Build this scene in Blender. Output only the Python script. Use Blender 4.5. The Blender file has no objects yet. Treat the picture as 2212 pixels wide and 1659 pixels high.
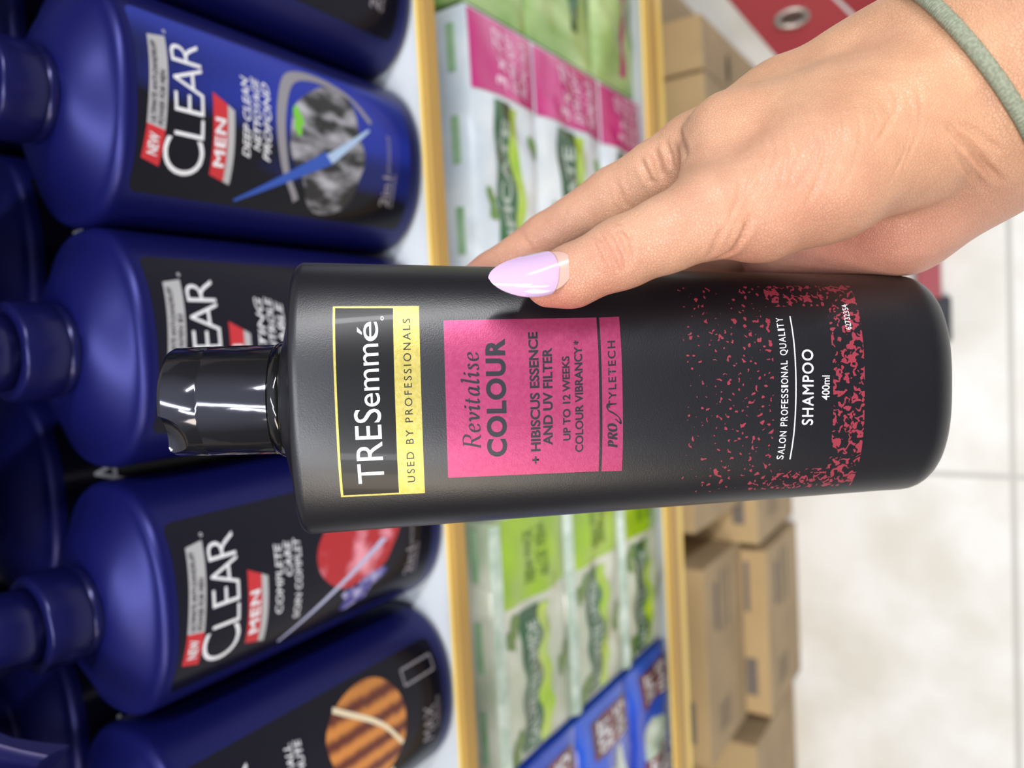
import bpy, bmesh, math, random
import numpy as np
from mathutils import Vector, Matrix, noise
random.seed(4)

# ------------------------------------------------------------------ camera
W, H, F = 2212.0, 1659.0, 1600.0
CH = 1.34                                   # height of the phone above the floor
def nrm(v):
    v = np.array(v, float); return v / np.linalg.norm(v)
_dn = nrm((2170 - W/2, 690 - H/2, F))       # where straight down lies in the picture (vanishing point of verticals)
_sd = nrm((2776 - W/2, 32000 - H/2, F))     # vanishing point of the shelf edges
_sd = nrm(_sd - _dn * _sd.dot(_dn))
AX = -_sd; AZ = -_dn; AY = np.cross(AZ, AX)
M3 = np.array([AX, AY, AZ])                 # camera (right, down, forward) -> world
CAM = np.array([0, 0, CH])
cam_d = bpy.data.cameras.new('camera'); cam = bpy.data.objects.new('camera', cam_d)
bpy.context.scene.collection.objects.link(cam)
cam_d.sensor_width = 36.0; cam_d.lens = 36.0 * F / W
cam_d.clip_start = 0.01; cam_d.clip_end = 50
R = M3 @ np.diag([1, -1, -1])
mw = Matrix([[*R[0], 0], [*R[1], 0], [*R[2], CH], [0, 0, 0, 1]]); cam.matrix_world = mw
cam_d.dof.use_dof = True; cam_d.dof.focus_distance = 0.186; cam_d.dof.aperture_fstop = 9.5
sc = bpy.context.scene; sc.camera = cam
sc.view_settings.view_transform = 'Standard'; sc.view_settings.look = 'None'
sc.view_settings.gamma = 1.0; sc.view_settings.use_curve_mapping = False
sc.view_settings.exposure = 0.0

def ray(px, py): return M3 @ np.array([(px - W/2)/F, (py - H/2)/F, 1.0])
def at(px, py, d): return CAM + ray(px, py) * d
def onY(px, py, Y): r = ray(px, py); return CAM + r * (Y / r[1])
def onZ(px, py, z): r = ray(px, py); return CAM + r * ((z - CH) / r[2])

# ------------------------------------------------------------------ light
world = bpy.data.worlds.new('world'); sc.world = world; world.use_nodes = True
_nt = world.node_tree; _bg = _nt.nodes['Background']                # bright ceiling overhead, dimmer towards the aisle and floor
_tc = _nt.nodes.new('ShaderNodeTexCoord'); _sp = _nt.nodes.new('ShaderNodeSeparateXYZ'); _nt.links.new(_tc.outputs['Generated'], _sp.inputs[0])
_rp = _nt.nodes.new('ShaderNodeValToRGB'); _mr = _nt.nodes.new('ShaderNodeMapRange'); _mr.inputs[1].default_value = -1; _nt.links.new(_sp.outputs['Z'], _mr.inputs[0])
_nt.links.new(_mr.outputs[0], _rp.inputs[0]); _e = _rp.color_ramp.elements
_e[0].position = .45; _e[0].color = (.10, .085, .07, 1); _e[1].position = .97; _e[1].color = (.80, .85, 1.0, 1)
_x = _e.new(.78); _x.color = (.17, .165, .18, 1)
_nt.links.new(_rp.outputs[0], _bg.inputs[0]); _bg.inputs[1].default_value = 1.0
def area(name, loc, target, sx, sy, power, col=(1, 1, 1)):
    d = bpy.data.lights.new(name, 'AREA'); d.shape = 'RECTANGLE'; d.size = sx; d.size_y = sy
    d.energy = power; d.color = col
    o = bpy.data.objects.new(name, d); sc.collection.objects.link(o); o.location = loc
    v = Vector(target) - Vector(loc); o.rotation_euler = v.to_track_quat('-Z', 'Y').to_euler()
    return o
area('ceiling_tubes_and_fill', (1.55, -1.05, 2.95), (0, 0.2, 1.1), 0.14, 1.5, 54, (0.98, 0.98, 1))
area('ceiling_tubes_and_fill', (-0.12, -0.05, 2.95), (-0.05, 0.1, 1.0), 0.12, 1.3, 15, (0.9, 0.94, 1))
area('ceiling_tubes_and_fill', (-0.75, -0.75, 2.95), (-0.1, 0.2, 1.0), 0.12, 1.3, 17, (0.95, 0.97, 1))
area('ceiling_tubes_and_fill', (-2.1, -1.1, 2.95), (0, 0.2, 1.1), 0.5, 1.6, 34, (1, 0.86, 0.68))  # added warm panel, not a tube; lays a brown sheen on the bottle's left

# ------------------------------------------------------------------ helpers
COL = sc.collection
def lin(c):
    if isinstance(c, str):
        c = [int(c[i:i+2], 16) / 255 for i in (0, 2, 4)]
    return tuple((x/12.92 if x <= 0.04045 else ((x+0.055)/1.055)**2.4) for x in c) + (1.0,)
MATS = {}
def mat(name, col, rough=0.5, metal=0.0, coat=0.0, spec=0.5, noise_amt=0.0, col2=None, nscale=40.0, bump=0.0, bscale=60.0,
        stretch=(1, 1, 1), sss=0.0, emit=None, bdist=0.0002, coords='Object', detail=4.0, ramp=(0.35, 0.65), ntype='noise', coat_rough=0.05):
    if name in MATS: return MATS[name]
    m = bpy.data.materials.new(name); m.use_nodes = True; nt = m.node_tree; b = nt.nodes['Principled BSDF']
    b.inputs['Base Color'].default_value = lin(col); b.inputs['Roughness'].default_value = rough
    b.inputs['Metallic'].default_value = metal; b.inputs['Coat Weight'].default_value = coat
    b.inputs['Coat Roughness'].default_value = coat_rough
    b.inputs['Specular IOR Level'].default_value = spec
    tc = nt.nodes.new('ShaderNodeTexCoord'); mp = nt.nodes.new('ShaderNodeMapping'); mp.inputs['Scale'].default_value = stretch
    nt.links.new(tc.outputs[coords], mp.inputs[0])
    if col2 is not None:
        if ntype == 'voronoi':
            n = nt.nodes.new('ShaderNodeTexVoronoi'); n.inputs['Scale'].default_value = nscale; out = n.outputs['Distance']
        elif ntype == 'wave':
            n = nt.nodes.new('ShaderNodeTexWave'); n.inputs['Scale'].default_value = nscale; n.inputs['Distortion'].default_value = .7; n.inputs['Detail'].default_value = 1; out = n.outputs['Fac']
        else:
            n = nt.nodes.new('ShaderNodeTexNoise'); n.inputs['Scale'].default_value = nscale; n.inputs['Detail'].default_value = detail; out = n.outputs['Fac']
        nt.links.new(mp.outputs[0], n.inputs['Vector'])
        r = nt.nodes.new('ShaderNodeValToRGB'); r.color_ramp.elements[0].position = ramp[0]; r.color_ramp.elements[1].position = ramp[1]
        r.color_ramp.elements[0].color = lin(col); r.color_ramp.elements[1].color = lin(col2)
        nt.links.new(out, r.inputs[0]); nt.links.new(r.outputs[0], b.inputs['Base Color'])
    if bump > 0:
        n2 = nt.nodes.new('ShaderNodeTexNoise'); n2.inputs['Scale'].default_value = bscale; n2.inputs['Detail'].default_value = 3
        nt.links.new(mp.outputs[0], n2.inputs['Vector'])
        bp = nt.nodes.new('ShaderNodeBump'); bp.inputs['Strength'].default_value = min(bump, 1.0); bp.inputs['Distance'].default_value = bdist * max(1, bump)
        nt.links.new(n2.outputs['Fac'], bp.inputs['Height']); nt.links.new(bp.outputs[0], b.inputs['Normal'])
    if sss:
        b.inputs['Subsurface Weight'].default_value = sss; b.inputs['Subsurface Radius'].default_value = (1.0, 0.35, 0.2); b.inputs['Subsurface Scale'].default_value = 0.004
    MATS[name] = m; return m

def link(name, me, m=None, parent=None, smooth=True):
    o = bpy.data.objects.new(name, me); COL.objects.link(o)
    if m is not None: me.materials.append(m)
    if parent is not None: o.parent = parent
    if smooth and len(me.polygons): me.polygons.foreach_set('use_smooth', [True] * len(me.polygons))
    return o
def mesh(name, v, f, m=None, parent=None, smooth=True):
    me = bpy.data.meshes.new(name); me.from_pydata([tuple(map(float, p)) for p in v], [], f); me.validate(); me.update()
    return link(name, me, m, parent, smooth)
def from_bm(name, bm, m=None, parent=None, smooth=False):
    me = bpy.data.meshes.new(name); bm.to_mesh(me); bm.free(); return link(name, me, m, parent, smooth)
def sharp(o, ang=35):
    me = o.data
    try: me.set_sharp_from_angle(angle=math.radians(ang))
    except Exception: pass
    return o
def empty(name, loc=(0, 0, 0), label=None, cat=None, group=None, mx=None):
    o = bpy.data.objects.new(name, None); COL.objects.link(o); o.empty_display_size = 0.02
    if mx is not None: o.matrix_world = mx
    else: o.location = loc
    return tag(o, label, cat, group)
def tag(o, label=None, cat=None, group=None, kind=None):
    if label: o['label'] = label
    if cat: o['category'] = cat
    if group: o['group'] = group
    if kind: o['kind'] = kind
    return o
def box(name, x0, x1, y0, y1, z0, z1, m, parent=None, bev=0.0, seg=2):
    bm = bmesh.new(); bmesh.ops.create_cube(bm, size=1)
    for v in bm.verts: v.co = Vector(((x0+x1)/2 + v.co.x*(x1-x0), (y0+y1)/2 + v.co.y*(y1-y0), (z0+z1)/2 + v.co.z*(z1-z0)))
    if bev: bmesh.ops.bevel(bm, geom=bm.edges[:], offset=bev, segments=seg, profile=0.6, affect='EDGES')
    return from_bm(name, bm, m, parent, False)
def rings(name, rs, m, parent=None, n=72, cap0=True, cap1=True, smooth=True):
    """rs: list of (z, half width, half depth, exponent, cx, cy)"""
    v = []; f = []
    for r in rs:
        z, w, d, p = r[:4]; cx, cy = (r[4], r[5]) if len(r) > 4 else (0, 0)
        for i in range(n):
            a = 2*math.pi*i/n; c, s = math.cos(a), math.sin(a)
            v.append((cx + w*math.copysign(abs(c)**(2/p), c), cy + d*math.copysign(abs(s)**(2/p), s), z))
    for k in range(len(rs)-1):
        for i in range(n):
            j = (i+1) % n; f.append((k*n+i, k*n+j, (k+1)*n+j, (k+1)*n+i))
    if cap0: f.append(tuple(range(n))[::-1])
    if cap1: f.append(tuple((len(rs)-1)*n+i for i in range(n)))
    o = mesh(name, v, f, m, parent, smooth); bmx = bmesh.new(); bmx.from_mesh(o.data)
    bmesh.ops.recalc_face_normals(bmx, faces=bmx.faces[:]); bmx.to_mesh(o.data); bmx.free()
    return o

# ---- surfaces that printed things are laid on: local frame x right, z up, front towards -y
class Surf:
    def __init__(s, mx, wd, p=2.3, top=None):
        s.mx = np.array(mx); s.inv = np.linalg.inv(s.mx); s.wd = wd; s.p = p
    def n(s, x, h):
        w, d = s.wd(h); q = min(abs(x)/w, 0.995)
        return d * (1 - q**s.p) ** (1/s.p)
    def pt(s, x, h, off=0.0): return (x, -s.n(x, h) - off, h)
    def px(s, px, py):
        o = s.inv @ np.append(CAM, 1); r = s.inv[:3, :3] @ ray(px, py); n = s.wd(0.08)[1]
        for i in range(14):
            k = (-n - o[1]) / r[1]; P = o[:3] + r*k; n2 = s.n(P[0], P[2]); n = 0.5*n + 0.5*n2
        return np.array([P[0], P[2]])
class Flat:
    """front face of a soft pack: plane y=y0 puffed out in the middle"""
    def __init__(s, x0, x1, z0, z1, y0, puff): s.r = (x0, x1, z0, z1); s.y0 = y0; s.puff = puff
    def pt(s, x, h, off=0.0):
        x0, x1, z0, z1 = s.r; u = (x-x0)/(x1-x0)*2-1; v = (h-z0)/(z1-z0)*2-1
        u = max(-1, min(1, u)); v = max(-1, min(1, v))
        w = 0.0016*math.sin(x*61+h*97) + 0.0010*math.sin(x*150-h*120)
        k = (1-abs(u)**5)*(1-abs(v)**3)
        return (x, s.y0 - s.puff*(k**0.6) - w*k - off, h)

_TC = {}
def text2d(txt, bold=0.0, shear=0.0, space=1.0):
    """letters as a flat bmesh, x scaled to 0..1 over the line's width and y to 0..1 over the cap height"""
    fat = bold if ('M' in txt and bold > 0) else 0      # the M glyph breaks when outset, so thicken such words by overprinting
    if fat: bold = 0
    cu = bpy.data.curves.new('t', 'FONT'); cu.body = txt; cu.size = 1; cu.offset = bold; cu.shear = shear; cu.space_character = space
    cu.resolution_u = 5; cu.fill_mode = 'BOTH'
    o = bpy.data.objects.new('t', cu); COL.objects.link(o); dg = bpy.context.evaluated_depsgraph_get()
    me = bpy.data.meshes.new_from_object(o.evaluated_get(dg)); bpy.data.objects.remove(o); bpy.data.curves.remove(cu)
    v = np.array([x.co[:] for x in me.vertices]); f = [tuple(p.vertices) for p in me.polygons]; bpy.data.meshes.remove(me)
    if fat:
        n = len(v); v = np.vstack([v + np.array([dx*fat, dy*fat, 0]) for dx, dy in ((0, 0), (1, .3), (-1, -.3), (.3, -1), (-.3, 1))]); f = [tuple(i + n*k for i in q) for k in range(5) for q in f]
    x0, x1 = v[:, 0].min(), v[:, 0].max(); v[:, 0] = (v[:, 0]-x0)/(x1-x0); v[:, 1] /= CAPH
    return v[:, :2], f
CAPH = 1.0
_v, _f = text2d('H'); CAPH = float(_v[:, 1].max())

def wrap(name, surf, polys, m, parent, off, cut=0.0015, smooth=True, cuth=0.004):
    """polys: list of (verts Nx2 in (x,h), faces); cut into strips so that they follow the curve"""
    bm = bmesh.new()
    for v, f in polys:
        vs = [bm.verts.new((a, 0, b)) for a, b in v]
        for q in f:
            try: bm.faces.new([vs[i] for i in q])
            except ValueError: pass
    xs = [v.co.x for v in bm.verts]
    if cut:
        x = math.floor(min(xs)/cut)*cut + cut
        while x < max(xs):
            g = bm.verts[:] + bm.edges[:] + bm.faces[:]
            bmesh.ops.bisect_plane(bm, geom=g, dist=1e-7, plane_co=(x, 0, 0), plane_no=(1, 0, 0)); x += cut
        zs = [v.co.z for v in bm.verts]; z = math.floor(min(zs)/cuth)*cuth + cuth
        while z < max(zs):
            g = bm.verts[:] + bm.edges[:] + bm.faces[:]
            bmesh.ops.bisect_plane(bm, geom=g, dist=1e-7, plane_co=(0, 0, z), plane_no=(0, 0, 1)); z += cuth
    for v in bm.verts: v.co = Vector(surf.pt(v.co.x, v.co.z, off))
    bm.normal_update()
    for f in bm.faces:
        if f.normal.y > 0: f.normal_flip()
    o = from_bm(name, bm, m, parent, smooth)
    return o
def line(surf, txt, p0, p1, pt, bold=0, shear=0, space=1.0, pxl=True):
    """text from p0 to p1 along the baseline, pt = top of the first letter"""
    v, f = text2d(txt, bold, shear, space)
    if pxl: O, U, V = surf.px(*p0), surf.px(*p1), surf.px(*pt)
    else: O, U, V = np.array(p0), np.array(p1), np.array(pt)
    return (O + v[:, :1]*(U-O) + v[:, 1:]*(V-O), f)
def quad(surf, pts, n=1, m=1, pxl=True):
    q = [surf.px(*p) if pxl else np.array(p) for p in pts]
    v = []; f = []
    for j in range(m+1):
        for i in range(n+1):
            a, b = i/n, j/m; v.append((q[0]*(1-a)+q[1]*a)*(1-b) + (q[3]*(1-a)+q[2]*a)*b)
    for j in range(m):
        for i in range(n): k = j*(n+1)+i; f.append((k, k+1, k+n+2, k+n+1))
    return (np.array(v), f)
def rect(x0, x1, h0, h1, n=1, m=1): return quad(None, [(x0, h0), (x1, h0), (x1, h1), (x0, h1)], n, m, False)
def nib(strokes, wmax=0.1, wmin=0.025, ang=30):
    """calligraphic strokes: polylines in letter units drawn with a flat nib"""
    out = []; a = math.radians(ang); d = np.array([math.cos(a), math.sin(a)])
    for s in strokes:
        P = np.array(s, float)
        if len(P) > 2:                                     # smooth with Catmull-Rom
            Q = []; E = np.vstack([2*P[0]-P[1], P, 2*P[-1]-P[-2]])
            for i in range(1, len(E)-2):
                for t in np.linspace(0, 1, 7, endpoint=False):
                    Q.append(0.5*((2*E[i]) + (-E[i-1]+E[i+1])*t + (2*E[i-1]-5*E[i]+4*E[i+1]-E[i+2])*t*t + (-E[i-1]+3*E[i]-3*E[i+1]+E[i+2])*t**3))
            Q.append(P[-1]); P = np.array(Q)
        T = np.gradient(P, axis=0); T /= np.linalg.norm(T, axis=1)[:, None] + 1e-9; N = np.stack([-T[:, 1], T[:, 0]], 1)
        w = wmin + (wmax-wmin)*np.abs(N @ d)
        L = P + N*w[:, None]/2; Rr = P - N*w[:, None]/2
        n = len(P); out.append((np.vstack([L, Rr]), [(i, i+1, n+i+1, n+i) for i in range(n-1)]))
    return out

# ------------------------------------------------------------------ shop floor and shelving
def floor_mat():
    m = bpy.data.materials.new('floor_tile'); m.use_nodes = True; nt = m.node_tree; b = nt.nodes['Principled BSDF']
    N = nt.nodes.new; L = nt.links.new
    tc = N('ShaderNodeTexCoord'); sp = N('ShaderNodeSeparateXYZ'); L(tc.outputs['Object'], sp.inputs[0])
    masks = []
    gx = float(onZ(2000, 1022, 0)[0]); gy = float(onZ(2185, 830, 0)[1])
    for k, g in (('X', gx), ('Y', gy)):
        a = N('ShaderNodeMath'); a.operation = 'SUBTRACT'; L(sp.outputs[k], a.inputs[0]); a.inputs[1].default_value = g - 30.0
        c = N('ShaderNodeMath'); c.operation = 'PINGPONG'; L(a.outputs[0], c.inputs[0]); c.inputs[1].default_value = 0.3
        e = N('ShaderNodeMapRange'); L(c.outputs[0], e.inputs[0]); e.inputs[1].default_value = 0.0025; e.inputs[2].default_value = 0.005
        e.inputs[3].default_value = 1; e.inputs[4].default_value = 0; masks.append(e)
    mx = N('ShaderNodeMath'); mx.operation = 'MAXIMUM'; L(masks[0].outputs[0], mx.inputs[0]); L(masks[1].outputs[0], mx.inputs[1])
    n = N('ShaderNodeTexNoise'); n.inputs['Scale'].default_value = 7; n.inputs['Detail'].default_value = 5; L(tc.outputs['Object'], n.inputs['Vector'])
    r = N('ShaderNodeValToRGB'); r.color_ramp.elements[0].position = 0.38; r.color_ramp.elements[1].position = 0.62
    r.color_ramp.elements[0].color = lin('d9d5c9'); r.color_ramp.elements[1].color = lin('e9e7e1'); L(n.outputs['Fac'], r.inputs[0])
    mix = N('ShaderNodeMix'); mix.data_type = 'RGBA'; L(mx.outputs[0], mix.inputs['Factor']); L(r.outputs[0], mix.inputs['A']); mix.inputs['B'].default_value = lin('b9b6ae')
    L(mix.outputs['Result'], b.inputs['Base Color']); b.inputs['Roughness'].default_value = 0.32
    return m
tag(box('floor', -4, 4, -4, 4, -0.05, 0.0, floor_mat()), kind='structure')
M_white = mat('shelf_white', 'cdd3d8', 0.35)
M_gold = mat('gold_rail', 'b8924c', 0.45, spec=0.3)
M_back = mat('back_panel', '8f8f92', 0.6)
M_rim = mat('rail_lip_reflection', 'f0cf6a', 0.4)  # bright yellow: a reflection put into the colour of the gold rail's lip
tag(box('wall_back', -1.6, 1.6, 0.86, 0.9, 0.0, 2.2, M_back), kind='structure')
def shelf(z, yf, lip_top, lip_bot, label, y1=0.855):
    r = empty('shelf', (0, 0.5, z), label, 'shelf')
    o = box('board', -1.55, 1.55, yf+0.0046-0.5, y1-0.5, -0.006, 0, M_white, r, 0.001)
    o = box('stiffener', -1.55, 1.55, yf+0.05-0.5, yf+0.07-0.5, -0.022, -0.006, M_white, r, 0.001)
    o = box('price_rail', -1.55, 1.55, yf-0.003-0.5, yf+0.0018-0.5, lip_bot-z, lip_top-z, M_gold, r, 0.0012)
    o = box('rail_edge', -1.55, 1.55, yf+0.002-0.5, yf+0.0045-0.5, 0.0002, lip_top-z-0.0008, M_rim, r, 0.0005); o['label'] = 'inner lip of the rail, coloured with a yellow reflection'
    return r
Z1 = CH - 0.368
shelf(Z1, 0.2885, CH-0.3535, CH-0.3655, 'white shelf with a gold front rail carrying the blue pump bottles')
Z2 = CH - 0.729
shelf(Z2, 0.281, CH-0.682, CH-0.705, 'lower white shelf with a gold front rail carrying the stacked packs')
shelf(CH-.058, 0.336, CH-.05, CH-.066, 'upper shelf above the blue bottles')

# ------------------------------------------------------------------ blue pump bottles
BW, BD, BP = 0.0548, 0.043, 2.25
def blue_wd(h):
    t = max(0.0, min(1.0, h/0.195)); return (BW - 0.0015*(1-t), BD - 0.001*(1-t))
M_blue = mat('blue_plastic', '13165c', 0.37, metal=.42, spec=.4, bump=0.05, bscale=900)
M_bluecap = mat('blue_cap', '15164e', 0.27, metal=.3, spec=.4)
M_lab = mat('label_black', '0c0c1e', 0.2, spec=.2)
M_lab2 = mat('label_blue', '0a0a18', 0.18, spec=.2, col2='2234a0', nscale=14, ramp=(0.48, 0.66), stretch=(1.6, 1, .25), detail=1)
M_red = mat('print_red', 'c4202c', 0.3)
M_silver = mat('print_silver', 'b9b9bd', 0.28, metal=0.3)
M_wht = mat('print_white', 'e9eaf0', 0.4)
M_dark = mat('print_dark', '2a2a3c', 0.4)
M_greyp = mat('print_grey', '9a96a0', 0.4)
def blue_body(parent):
    rs = [(0.0, 0.046, 0.035, BP), (0.0006, 0.0495, 0.0385, BP), (0.003, 0.0523, 0.0412, BP), (0.007, *blue_wd(0.007), BP)]
    for h in np.linspace(0.02, 0.186, 9): rs.append((h, *blue_wd(h), BP))
    for a in np.linspace(0, 90, 7)[1:]:
        c, s = math.cos(math.radians(a)), math.sin(math.radians(a)); rs.append((0.1885+0.0055*s*1.0, BW-0.0045*(1-c), BD-0.0045*(1-c), BP))
    for k in np.linspace(0, 1, 12)[1:]:                    # low dome up to the neck
        w = (BW-0.0045)*(1-k) + 0.0185*k; d = (BD-0.0045)*(1-k) + 0.0185*k
        rs.append((0.194 + 0.0130*math.sin(k*math.pi/2)**1.15, w, d, BP*(1-k)+2.0*k))
    o = rings('body', rs, M_blue, parent, 96); sharp(o, 50); return o
def ribbed(name, z0, z1, r, m, parent, n=90, amp=0.0003):
    v = []; f = []
    prof = [(z0, r*0.99), (z0+0.0008, r), (z1-0.0012, r), (z1-0.0003, r-0.0006), (z1, r-0.0022)]
    for z, rr in prof:
        for i in range(n*2):
            a = math.pi*i/n; q = rr + (amp if i % 2 else -amp)*(1 if rr >= r else 0); v.append((q*math.cos(a), q*math.sin(a), z))
    K = n*2
    for k in range(len(prof)-1):
        for i in range(K): j = (i+1) % K; f.append((k*K+i, k*K+j, (k+1)*K+j, (k+1)*K+i))
    f.append(tuple(range(K))[::-1]); f.append(tuple((len(prof)-1)*K+i for i in range(K)))
    return sharp(mesh(name, v, f, m, parent), 60)
def pump(parent, ang):
    rings('neck_ring', [(0.2045, 0.0202, 0.0202, 2), (0.2115, 0.0202, 0.0202, 2)], M_bluecap, parent, 64)
    ribbed('collar', 0.2115, 0.2285, 0.0208, M_bluecap, parent)
    rings('stem', [(0.2275, 0.0165, 0.0165, 2), (0.236, 0.0165, 0.0165, 2), (0.262, 0.0158, 0.0158, 2)], M_bluecap, parent, 64)
    h = rings('pump_head', [(0.2622, 0.0165, 0.0165, 2), (0.2635, 0.0172, 0.0172, 2), (0.272, 0.0172, 0.0172, 2), (0.277, 0.0155, 0.0155, 2), (0.279, 0.011, 0.011, 2)], M_bluecap, parent, 64)
    # flat spout that widens out of the head and dips at its tip
    v = []; f = []; n = 9
    for i in range(n):
        t = i/(n-1); x = 0.010 + 0.047*t; w = 0.0105*(1-t) + 0.0075*t; zt = 0.2765 - 0.002*t - 0.029*t*t; zb = zt - 0.009*(1-t) - 0.006*t - 0.004*max(0, t-0.75)*4
        for (y, z) in ((-w, zb), (w, zb), (w, zt-0.002), (w*0.7, zt), (-w*0.7, zt), (-w, zt-0.002)): v.append((x, y, z))
    for i in range(n-1):
        for k in range(6): j = (k+1) % 6; f.append((i*6+k, i*6+j, (i+1)*6+j, (i+1)*6+k))
    f.append(tuple(range(6))[::-1]); f.append(tuple((n-1)*6+k for k in range(6)))
    s = sharp(mesh('spout', v, f, M_bluecap, h), 30); h.rotation_euler = (0, 0, ang)

def blob(cx, cy, rx, ry, seed, n=48, jag=0.12):
    rr = random.Random(seed); ph = [rr.uniform(0, 6.28) for _ in range(6)]; v = [(cx, cy)]
    for i in range(n):
        a = 2*math.pi*i/n; q = 1 + sum(jag/(k+1)*math.sin((k+2)*a+ph[k]) for k in range(6)); v.append((cx+rx*q*math.cos(a), cy+ry*q*math.sin(a)))
    return (np.array(v), [(0, 1+i, 1+(i+1) % n) for i in range(n)])
def roundrect(x0, x1, h0, h1, r, n=5):
    P = []
    for cx, cy, a0 in ((x1-r, h1-r, 0), (x0+r, h1-r, 90), (x0+r, h0+r, 180), (x1-r, h0+r, 270)):
        for i in range(n+1): a = math.radians(a0+90*i/n); P.append((cx+r*math.cos(a), cy+r*math.sin(a)))
    return (np.array(P), [tuple(range(len(P)))])
mm = 0.001
def K(*p): return [(a*mm, b*mm) for a, b in p]
def blue_label(S, root, kind):
    lab = wrap('label', S, [roundrect(-.039, .039, .014, .187, .004)], M_lab2 if kind == 'charcoal' else M_lab, root, 0.00015, 0.003)
    L = lambda t, p0, p1, pt, **k: line(S, t, *K(p0, p1, pt), pxl=False, **k)
    Qd = lambda *p: quad(S, K(*p), pxl=False)
    wrap('brand_name', S, [L('C', (-29.5, 155), (-13.8, 155), (-29.5, 175), bold=-0.012), L('L', (-12.8, 155.5), (-4.2, 155.5), (-12.8, 170.5), bold=-.012),
        L('E', (-2.5, 155.5), (6, 155.5), (-2.5, 170.5), bold=-.012), L('A', (5.5, 155.5), (18.5, 155.5), (5.5, 170.5), bold=-.012),
        L('R', (19, 155.5), (29.5, 155.5), (19, 170.5), bold=-.012), L('o', (30.5, 170.5), (32.1, 170.5), (30.5, 172.5))], M_wht, lab, 0.00035, 0.003)
    tl = {'charcoal': ['ULTIMATE ANTI-DANDRUFF', 'POWER FOR MEN'], 'care': ['ULTIMATE ANTI-DANDRUFF', 'POWER FOR MEN'], 'control': ['ULTIMATE ANTI-DANDRUFF', '+ VITAMIN B3'], 'honey': ['ULTIMATE ANTI-DANDRUFF', 'POWER FOR MEN']}[kind]
    b = wrap('banner', S, [Qd((-12, 174.5), (29, 171.5), (27.5, 180), (-10.5, 183))], M_silver, lab, 0.0003, 0.003)
    wrap('banner_text', S, [L(tl[0], (-10, 179.3), (25, 176.7), (-9.6, 181.6), bold=.01), L(tl[1], (-10.5, 175.7), (13, 174.0), (-10.1, 178), bold=.01)], M_dark, b, 0.00022+.0003, 0.003)
    n = wrap('new_flash', S, [Qd((-27.5, 176), (-12, 174.5), (-10.5, 183), (-25, 184.5))], M_red, lab, 0.0003, 0.003)
    wrap('new_text', S, [L('NEW', (-23.5, 177.8), (-14.5, 177.0), (-22.8, 182.3), bold=.02)], M_wht, n, 0.00052, 0.003)
    r = wrap('men_flash', S, [Qd((-29, 143.3), (6, 143.3), (10, 151), (-27, 151))], M_red, lab, 0.0003, 0.003); r['label'] = 'red flash reading MEN'
    wrap('men_text', S, [L('MEN', (-23, 144.6), (-1, 144.6), (-23, 149.8), bold=.028, space=1.1)], M_wht, r, 0.00052, 0.003)
    wrap('silver_stripe', S, [Qd((-30, 139.5), (4, 139.5), (6, 143.2), (-29, 143.2))], M_silver, lab, 0.0003, 0.003)
    tt = {'charcoal': [('DEEP CLEAN', -16, 22), ('NETTOYAGE', -12, 23), ('PROFOND', -16, 22)], 'care': [('COMPLETE', -18, 18), ('CARE', 0, 18), ('SOIN COMPLET', -25, 18)],
          'control': [('LASTING', -20, 22), ('CONTROLE', -16, 22), ('DURABLE', -20, 20)], 'honey': [('ANTI HAIR FALL', -22, 27), ('ANTI-CHUTE', -12, 27)]}[kind]
    wrap('claim_text', S, [L(t, (a, 130.5-6*i), (c, 130.5-6*i), (a, 134.5-6*i), shear=0.25, bold=.012) for i, (t, a, c) in enumerate(tt)], M_wht, lab, 0.0003, 0.003)
    if kind == 'charcoal':
        wrap('light_beam', S, [Qd((-37, 134), (-36, 135), (-4, 82), (-10, 77))], mat('beam_blue', '1f4fb4', .3), lab, .00042, .003)
        wrap('picture', S, [blob(-2*mm, 79*mm, 30*mm, 29*mm, 3)], mat('charcoal_print', '121217', .3, col2='b4b4be', nscale=120, ramp=(.44, .68), stretch=(1, 1, .45), detail=6), lab, .0003, .003)['label'] = 'picture of splashed charcoal'
        wrap('glint', S, [Qd((-10, 77.5), (-6, 82), (14, 50), (13.4, 48.5))], mat('glint', 'a9c4e6', .3), lab, .00048, .003)
        wrap('leaf', S, [blob(8*mm, 101*mm, 5*mm, 4*mm, 8, jag=.35)], mat('leaf_green', '6fc42a', .3), lab, .0004, .003)
        wrap('silver_ring', S, nib([[(-.032, .098), (-.016, .109), (.008, .112), (.028, .104), (.034, .085), (.030, .062), (.018, .047)]], .006, .002, 60), mat('ring_grey', '8c8a92', .3), lab, .00035, .003)
    elif kind in ('care', 'control'):
        wrap('picture', S, [blob(4*mm, 76*mm, 24*mm, 30*mm, 5, jag=.1)], mat('fruit_print', 'b01020', .3, col2='ec98aa', nscale=55, ramp=(.5, .66), detail=4) if kind == 'care' else mat('mint_print', '20356e', .3, col2='9fb6ee', nscale=60, ramp=(.5, .75), detail=3), lab, .0003, .003)['label'] = 'picture of red fruit' if kind == 'care' else 'blue splash picture'
        wrap('light_beam', S, [Qd((-36, 128), (-35, 129), (3, 59), (1, 55))], mat('glint2', 'b9bde0', .3), lab, .0004, .003)
        wrap('splash', S, [blob(-24*mm, 74*mm, 7*mm, 14*mm, 12, jag=.4)], mat('splash_violet', '3a3890', .3, col2='b0acd8', nscale=150, ramp=(.45, .6), detail=5), lab, .00034, .003)
    else:
        wrap('picture', S, [blob(6*mm, 78*mm, 29*mm, 32*mm, 21, jag=.06)], mat('honey_print', '64200a', .25, col2='d98a3a', nscale=70, ramp=(.1, .95), ntype='wave', stretch=(.35, .3, 3.2)), lab, .0003, .003)['label'] = 'picture of amber honeycomb'
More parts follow.
